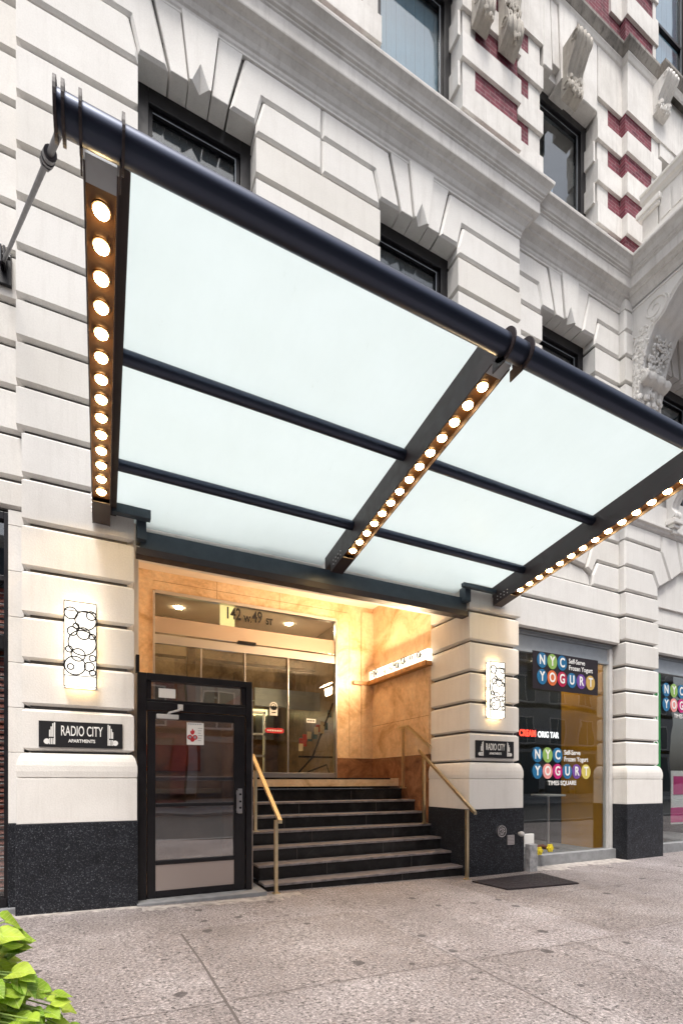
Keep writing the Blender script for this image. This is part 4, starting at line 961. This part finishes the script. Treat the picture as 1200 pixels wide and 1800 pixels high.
# ------------------------------------------------------------ shop windows
YS = 6.27
def shop(x0, x1, label_parts, green=False):
    m = MB(); m.box(x0, x1, YS-.02, YS+.08, 3.96, 4.06, .004); m.box(x0, x1, YS-.05, YS+.02, 4.02, 4.07, .004)
    m.box(x0, x1-.12, YS, YS+.06, 3.72, 3.955, .004); m.box(x0, x1, YS-.02, YS+.07, 3.66, 3.715, .004)
    o = bp(m, 'shop_header', 'alu')
    m = MB(); m.box(x1-.11, x1-.02, YS-.04, YS+.08, 0, 3.96, .006); m.box(x1-.125, x1-.112, YS-.01, YS+.08, 0, 3.96, .002); m.box(x0, x0+.06, YS-.02, YS+.08, 0, 3.66, .006); bp(m, 'shop_window_frame', 'frame_white')
    bp(MB().box(x0+.06, x1-.125, YS+.03, YS+.038, .1, 3.66), 'shop_pane', 'glass_shop')
    bp(MB().box(x0-.1, x1, YS-.10, YS+.12, -.3, .085, .006), 'shop_sill', 'concrete')
shop(6.30, 8.955, None); shop(10.10, 13.4, None)
# shop interiors
m = MB(); m.box(6.2, 9.0, 6.4, 10.5, -.1, .05); m.box(10.05, 13.6, 6.4, 10.5, -.1, .05); m.box(6.2, 13.6, 6.4, 10.5, 3.95, 4.0); bp(m, 'shop_floor', 'concrete')
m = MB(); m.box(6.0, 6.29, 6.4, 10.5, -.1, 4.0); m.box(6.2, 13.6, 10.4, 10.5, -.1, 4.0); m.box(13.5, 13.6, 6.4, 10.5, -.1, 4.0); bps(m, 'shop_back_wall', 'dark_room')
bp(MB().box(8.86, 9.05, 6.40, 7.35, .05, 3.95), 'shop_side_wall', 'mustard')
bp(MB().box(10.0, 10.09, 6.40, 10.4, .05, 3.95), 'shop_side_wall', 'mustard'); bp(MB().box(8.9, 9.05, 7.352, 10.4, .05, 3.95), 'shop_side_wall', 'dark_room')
M['shop_fill'] = simple('shop_fill_glow', (1, 1, 1), .4, emit=(1, .85, .6), es=28.0)
m = MB()
for x, y in ((7.2, 7.6), (8.3, 6.8), (8.3, 7.4), (8.3, 8.9), (7.2, 9.1), (11.0, 7.6), (12.2, 7.6), (11.0, 9)): m.box(x-.09, x+.09, y-.09, y+.09, 3.92, 3.948)
bps(m, 'shop_fill_lamp', 'shop_fill')  # ceiling lamps added to brighten the shop interior and mustard wall
m = MB(); m.box(7.95, 8.02, 7.9, 7.97, .05, 3.95); m.box(7.4, 7.43, 8.2, 8.23, .05, 3.95); bps(m, 'shop_mullion', 'chrome')
bt = thing('bar_table', 'round white bar table on a steel stem just inside the yogurt shop window', 'table', loc=(8.0, 6.95, .05))
m = MB().tube((8.0, 6.95, .05), (8.0, 6.95, 1.10), .028, 14); ch(m, 'stem', 'chrome', bt, True)
ch(MB().tube((8.0, 6.95, 1.10), (8.0, 6.95, 1.13), .32, 36), 'tabletop', 'frame_white', bt); ch(MB().tube((8.0, 6.95, .05), (8.0, 6.95, .07), .2, 30), 'foot', 'chrome', bt)
ct = thing('serving_counter', 'dark red-brown counter inside the far right shop window', 'counter', loc=(11.6, 7.2, .05))
ch(MB().box(10.7, 11.7, 7.0, 7.8, .05, 1.15, .01), 'body', 'red_brown', ct); ch(MB().box(10.65, 11.75, 6.95, 7.85, 1.15, 1.2, .006), 'countertop', 'chrome', ct)
pm = simple('pink_print', (.6, .03, .22), .5)
ps = thing('poster_stand', 'pink and white poster in the far right shop window', 'poster', loc=(11.3, 6.35, .6))
ch(MB().box(11.03, 11.6, 6.34, 6.355, .46, 1.62, .002), 'poster_board', 'white_print', ps); ch(MB().box(11.0, 11.55, 6.33, 6.338, .50, .82), 'poster_print', pm, ps); ch(MB().box(11.1, 11.5, 6.33, 6.338, 1.1, 1.5), 'poster_print', pm, ps)
wv = thing('wall_shelves', 'black display shelving with boxes at the back of the yogurt shop', 'shelving', loc=(7, 9.9, 0))
m = MB()
for z in (.9, 1.5, 2.1, 2.7): m.box(6.4, 8.6, 9.9, 10.35, z, z+.04)
ch(m, 'shelf', 'black', wv)
random.seed(21)
for cname, c in (('white', (.5, .5, .5)), ('blue', (.03, .12, .35)), ('red', (.4, .03, .03))):
    m = MB(); mm = simple('pack_'+cname, c, .5)
    for i in range(9): x = random.uniform(6.45, 8.4); z = random.choice((.94, 1.54, 2.14)); h = random.uniform(.15, .4); m.box(x, x+random.uniform(.08, .2), 9.92, 10.2, z, z+h)
    ch(m, 'packs', mm, wv)
# NYC YOGURT lettering
DC = {'blue': (.015, .14, .30), 'green': (.25, .42, .10), 'orange': (.62, .14, .04), 'crimson': (.42, .01, .06), 'purple': (.16, .06, .30), 'gold': (.55, .36, .10), 'pink': (.75, .30, .28), 'magenta': (.5, .01, .16), 'yellow': (.62, .52, .12)}
DM = {k: simple('disc_'+k, v, .45) for k, v in DC.items()}
def yog(x0, z0, s_, label, y, cols2, panel=None, sub=None, rx=.80):
    t = thing('window_sign', label, 'sign', 'NYC yogurt window signs', loc=(x0, y, z0))
    if panel: ch(MB().box(panel[0], panel[1], y, y+.008, panel[2], panel[3], .001), 'panel', simple('panel_black', (.02, .014, .018), .4), t)
    def row(word, z, cols):
        for i, (l, c) in enumerate(zip(word, cols)):
            cx = x0+s_*(.5+i)*1.04
            d = ch(MB().disc((cx, z), s_*.56, y-.008, y-.001, 32, s_*.5), 'disc', DM[c], t)
            l_ = text('letter', l, cx, z, y-.011, s_*.95, 'white_print', d, .82, 'CENTER', .002, .006)
    row('NYC', z0+s_*.60, ['blue', 'green', 'blue']); row('YOGURT', z0-s_*.60, cols2)
    attach(text('lettering', 'Self-Serve', x0+s_*3.3, z0+s_*.82, y-.006, s_*.50, 'white_print', None, .9, 'LEFT', .001, .002), t)
    attach(text('lettering', 'Frozen Yogurt', x0+s_*3.3, z0+s_*.32, y-.006, s_*.50, 'white_print', None, .9, 'LEFT', .001, .002), t)
    if sub: attach(text('lettering', 'TIMES SQUARE', x0+s_*3.1, z0-s_*1.48, y-.006, s_*.46, 'white_print', None, 1, 'CENTER', .001, .002), t)
    return t
C1 = ['blue', 'orange', 'crimson', 'blue', 'purple', 'gold']; C2 = ['blue', 'pink', 'magenta', 'blue', 'purple', 'yellow']
yog(6.90, 3.40, .245, 'upper NYC YOGURT sign, coloured letter discs on a black panel in the shop window', YS-.03, C1, (6.80, 8.52, 3.03, 3.70))
yog(6.84, 1.72, .245, 'lower NYC YOGURT TIMES SQUARE sign, letter discs directly on the shop glass', YS+.02, C2, None, True)
yog(10.62, 3.18, .26, 'far right NYC YOGURT sign on the second shop window, cut by the picture edge', YS+.02, C2, None, True)
tk = thing('led_ticker', 'red and white lit ticker reading CREAM ORIG TAR inside the shop window', 'sign', loc=(6.9, 6.33, 2.3))
ch(MB().box(6.40, 7.62, 6.36, 6.42, 2.15, 2.34, .004), 'housing', 'black', tk)
M['led_r'] = simple('led_red', (.5, .0, .0), .5, emit=(1, .06, .03), es=2.2); M['led_w'] = simple('led_white', (.5, .5, .5), .5, emit=(1, 1, 1), es=1.1)
attach(text('lettering', 'CREAM', 6.60, 2.245, 6.352, .155, 'led_r', None, .80, 'LEFT', .003, .006), tk)
attach(text('lettering', 'ORIG TAR', 7.05, 2.235, 6.352, .15, 'led_w', None, .78, 'LEFT', .003, .004), tk)
# green banner at second shop
gb = thing('green_banner', 'tall narrow green window banner with white lettering, right of the third pier', 'banner', loc=(10.3, 6.25, 2.5))
ch(MB().box(10.16, 10.52, YS-.005, YS+.002, .1, 3.68), 'sheet', simple('green_vinyl', (.03, .22, .06), .5), gb)
for i, l in enumerate('FROZEN YOGURT'):
    if l != ' ': attach(text('letter', l, 10.36, 3.55-i*.175, YS-.008, .24, 'white_print', None, 1, 'CENTER', .001, .004), gb)

# ------------------------------------------------------------ far left shop window with blinds
lw = thing('left_shop_window', 'black framed window with red-brown slatted blind at the far left edge', 'window', loc=(-1.5, 6.2, 0))
m = MB()
m.box(-.915, -.872, 6.15, 6.28, .08, 4.22, .006); m.box(-4, -.915, 6.15, 6.28, 4.14, 4.22, .006); m.box(-4, -.915, 6.17, 6.26, 3.50, 3.56, .006); m.box(-4, -.915, 6.15, 6.28, 2.78, 2.93, .006); m.box(-4, -.885, 6.12, 6.3, .08, .17, .006); m.box(-2.6, -2.5, 6.15, 6.28, .08, 4.2, .006)
ch(m, 'frame', 'black', lw); ch(MB().box(-4, -.915, 6.2, 6.206, .17, 4.14), 'pane', 'glass_shop', lw)
m = MB()
for i in range(58):
    z = .22+i*.056; y = 6.25; m.add([(-4, y, z), (-.918, y, z), (-.918, y+.022, z+.042), (-4, y+.022, z+.042)], [(0, 1, 2, 3)])
ch(m, 'blind', 'red_brown', lw)
m = MB()
for i in range(29):
    z = .25+i*.112; m.box(-4, -.918, 6.235, 6.247, z, z+.008)
ch(m, 'blind_edge', 'frame_white', lw)
bp(MB().box(-4, -.8, 6.6, 6.7, -.1, 4.4), 'inner_wall', 'dark_room'); bp(MB().box(-7, -4, 6.14, 6.6, -.2, 4.26), 'stone_wall', 'stone')
bp(MB().box(-4.0, -.75, 6.05, 6.5, -.3, .075, .01), 'window_ledge', 'concrete')

# ------------------------------------------------------------ planter and vine, close to the camera at the lower left
pl = thing('planter', 'dark rectangular street planter at the lower left edge', 'planter', loc=(-.55, 1.5, 0))
m = MB(); m.box(-1.15, -.36, 1.15, 1.95, .02, .74, .02); m.box(-1.19, -.34, 1.11, 1.99, .74, .80, .012); ch(m, 'box', 'black', pl); ch(MB().box(-1.1, -.40, 1.2, 1.9, .60, .79), 'soil', simple('potting_soil', (.03, .02, .015), .9, var=.4, vs=30), pl)
def leafmat():
    m, n, b = new_mat('lime_leaf')
    oi = n.nodes.new('ShaderNodeAttribute'); oi.attribute_name = 'tone'
    r = ramp(n, oi.outputs['Fac'], [(0, (.12, .27, .012)), (.5, (.32, .50, .03)), (1, (.50, .64, .07))]); no = N(n, 'ShaderNodeTexNoise', Scale=40.0, Detail=4.0); n.links.new(coords(n), no.inputs['Vector'])
    r2 = ramp(n, no.outputs[0], [(.3, (.72,)*3), (.7, (1.12,)*3)])
    lu = n.nodes.new('ShaderNodeAttribute'); lu.attribute_name = 'luv'; sx_ = n.nodes.new('ShaderNodeSeparateXYZ'); n.links.new(lu.outputs['Vector'], sx_.inputs[0])
    def mt(op, a, b_=None):
        q = n.nodes.new('ShaderNodeMath'); q.operation = op
        for i_, v_ in ((0, a), (1, b_)):
            if v_ is None: continue
            if hasattr(v_, 'links'): n.links.new(v_, q.inputs[i_])
            else: q.inputs[i_].default_value = v_
        return q.outputs[0]
    ax = mt('ABSOLUTE', sx_.outputs[0]); sv = mt('FRACT', mt('MULTIPLY', mt('SUBTRACT', sx_.outputs[1], mt('MULTIPLY', ax, .9)), 5.0)); sv = mt('ABSOLUTE', mt('SUBTRACT', sv, .5))
    vein = mt('MAXIMUM', mt('LESS_THAN', ax, .018), mt('LESS_THAN', sv, .05))
    cc = mix(n, 1.0, r.outputs[0], r2.outputs[0], 'MULTIPLY'); cc = mix(n, mt('MULTIPLY', vein, .55), cc, (.62, .72, .22))
    n.links.new(cc, b.inputs['Base Color']); b.inputs['Roughness'].default_value = .55
    t = N(n, 'ShaderNodeBsdfTranslucent'); n.links.new(r.outputs[0], t.inputs[0]); s_ = n.nodes.new('ShaderNodeMixShader'); s_.inputs[0].default_value = .3
    o = n.nodes['Material Output']; n.links.new(b.outputs[0], s_.inputs[1]); n.links.new(t.outputs[0], s_.inputs[2]); n.links.new(s_.outputs[0], o.inputs[0])
    bump(n, b, no.outputs[0], .2, .004); return m
M['leaf'] = leafmat()
vn = thing('sweet_potato_vine', 'bright lime green vine with heart-shaped leaves spilling from the planter, bottom left corner', 'plant', loc=(-.4, 1.5, .68))
LV = MB(); tones = []; luv = []
HALF = [(0, 0), (.22, -.15), (.42, -.14), (.56, .0), (.60, .20), (.52, .42), (.36, .62), (.17, .80), (0, .96)]
def leaf(base, direction, up, size, tone):
    d = direction.normalized(); sd_ = d.cross(up).normalized(); nm = sd_.cross(d).normalized()
    vs = []; nrow = 5; ys_ = []
    curl = random.uniform(.10, .35); fold = random.uniform(.08, .3); ph = random.random()*6
    for j, (hx, hy) in enumerate(HALF):
        for k in range(-nrow, nrow+1):
            t = k/nrow; x = hx*t; y = hy if hy > 0 or abs(t) > .01 else hy*abs(t)
            if hy < 0: y = hy*abs(t)
            z = fold*abs(x)-curl*y*y+.035*sin(9*y+ph+3*x)*abs(t)+.02*sin(16*x+ph)
            vs.append(base+(sd_*x+d*y+nm*z)*size); luv.extend((x, y, 0.0))
    w_ = 2*nrow+1; fs = []
    for j in range(len(HALF)-1):
        for k in range(w_-1): fs.append((j*w_+k, j*w_+k+1, (j+1)*w_+k+1, (j+1)*w_+k))
    LV.add([tuple(v) for v in vs], fs); tones.extend([tone]*len(vs))
random.seed(31); ST = MB()
def pix(u, v, d):
    r = Vector((cos(TH), -sin(TH), 0)); f = Vector((sin(TH), cos(TH), 0)); return Vector((0, 0, 1.4))+f*d+r*((u-600)/860*d)+Vector((0, 0, (1373-v)/860*d))
# stem ends chosen around the planter rim where the vine spills over (world positions)
vine = []
for z_, xr_, n_ in ((1.03, -.29, 3), (.985, -.25, 4), (.94, -.225, 4), (.90, -.20, 5), (.86, -.185, 5), (.82, -.16, 6), (.78, -.125, 6), (.74, -.115, 6), (.70, -.10, 6), (.66, -.12, 5), (.61, -.13, 5), (.56, -.15, 4)):
    for q in range(n_): vine.append((xr_-.055*q+random.uniform(-.012, .012), 1.60-.25*(1.03-z_)+random.uniform(-.09, .09), z_+random.uniform(-.015, .015), random.uniform(.046, .078)))
for i, (x, y, z, s_) in enumerate(vine):
    root = Vector((-.46+random.uniform(-.1, .05), y+random.uniform(-.05, .05), .80)); tip = Vector((x, y, z))
    midp = (root+tip)/2+Vector((0, 0, .05)); ST.path([root, midp, tip-Vector((.02, 0, 0))], [.005, .004, .003], 6)
    for k in range(4):
        p = tip+Vector((random.uniform(-.06, .04), random.uniform(-.06, .06), random.uniform(-.04, .03)))*(k > 0)
        outv = Vector((random.uniform(.35, 1.0), random.uniform(-.7, .5), random.uniform(-.55, .15))); upv = Vector((random.uniform(-.25, .35), random.uniform(-.6, -.1), 1)).normalized()
        leaf(p, outv, upv, s_*random.uniform(.65, 1.05), random.random()**.8*(.6 if k == 1 else 1))
        ST.path([midp, (midp+p)/2+Vector((0, 0, .015)), p], .0022, 5)
me = bpy.data.meshes.new('leaves'); me.from_pydata(LV.v, [], LV.f); at = me.attributes.new('tone', 'FLOAT', 'POINT'); at.data.foreach_set('value', tones); a2 = me.attributes.new('luv', 'FLOAT_VECTOR', 'POINT'); a2.data.foreach_set('vector', luv)
me.materials.append(M['leaf']); me.polygons.foreach_set('use_smooth', [True]*len(me.polygons)); lo = bpy.data.objects.new('leaves', me); C.objects.link(lo); attach(lo, vn)
ch(ST, 'stems', simple('vine_stem', (.22, .32, .06), .5), vn, True)

# ------------------------------------------------------------ street behind the camera (seen in reflections)
def far_building(name, label, x0, x1, h, mat, n, w_):
    ob = thing(name, label, 'building', loc=((x0+x1)/2, -15, 0)); ch(MB().box(x0, x1, -25, -15, -.2, h), 'wall', mat, ob)
    m = MB()
    for z in (.5, 4.0, 7.2, 10.4): m.box(x0, x1, -15.12, -15.0, z-.1, z+.25)
    m.sweep([(x1, -15), (x0, -15)], [(0, h-.4), (.3, h-.1), (.4, h+.2), (-.4, h+.2)]); ch(m, 'stone_trim', 'stone_warm', ob)
    st_ = (x1-x0)/n
    for fl in range(4):
        for i in range(n):
            x = x0+st_*i+(st_-w_)/2; z = .8+fl*3.2+(.3 if fl else 0)
            if fl == 0: a_ = (x-.3, x+w_+.3, .4, 3.6)
            else: a_ = (x, x+w_, z, z+2.1)
            f = ch(MB().box(a_[0], a_[1], -15.06, -14.96, a_[2], a_[3]), 'window', 'frame_white' if fl else 'black', ob)
            mm = (a_[0]+a_[1])/2; q = MB(); q.box(a_[0]+.1, mm-.04, -14.96, -14.95, a_[2]+.1, a_[3]-.1); q.box(mm+.04, a_[1]-.1, -14.96, -14.95, a_[2]+.1, a_[3]-.1); q.build('pane', 'pane_far', f)
M['pane_far'] = simple('far_window_pane', (.03, .05, .07), .15)
M['grey_stone'] = stone('grey_stone', (.30, .31, .33), (.15, .15, .16), .7)
far_building('brick_building', 'red brick building across the street, mirrored in the door glass', -30, 4, 12.5, 'brick', 10, 1.5)
far_building('stone_building', 'grey stone building across the street, mirrored in the shop glass', 4.1, 48, 15, 'grey_stone', 13, 1.8)
car = thing('parked_car', 'dark parked car at the kerb behind the camera, seen only in reflections', 'car', loc=(9, -1.4, -.16))
pts = [(6.7, .25), (6.65, .6), (6.8, .85), (7.6, .95), (8.2, 1.35), (9.9, 1.4), (10.7, 1.0), (11.2, .9), (11.3, .55), (11.2, .25)]
m = MB().poly(pts, -2.2, -.55, .05); ch(m, 'body', simple('car_paint', (.015, .015, .018), .15, .3), car)
for x in (7.5, 10.3):
    for y in (-2.22, -.72): ch(MB().tube((x, y, .17), (x, y+.2, .17), .33, 24), 'wheel', 'black', car)
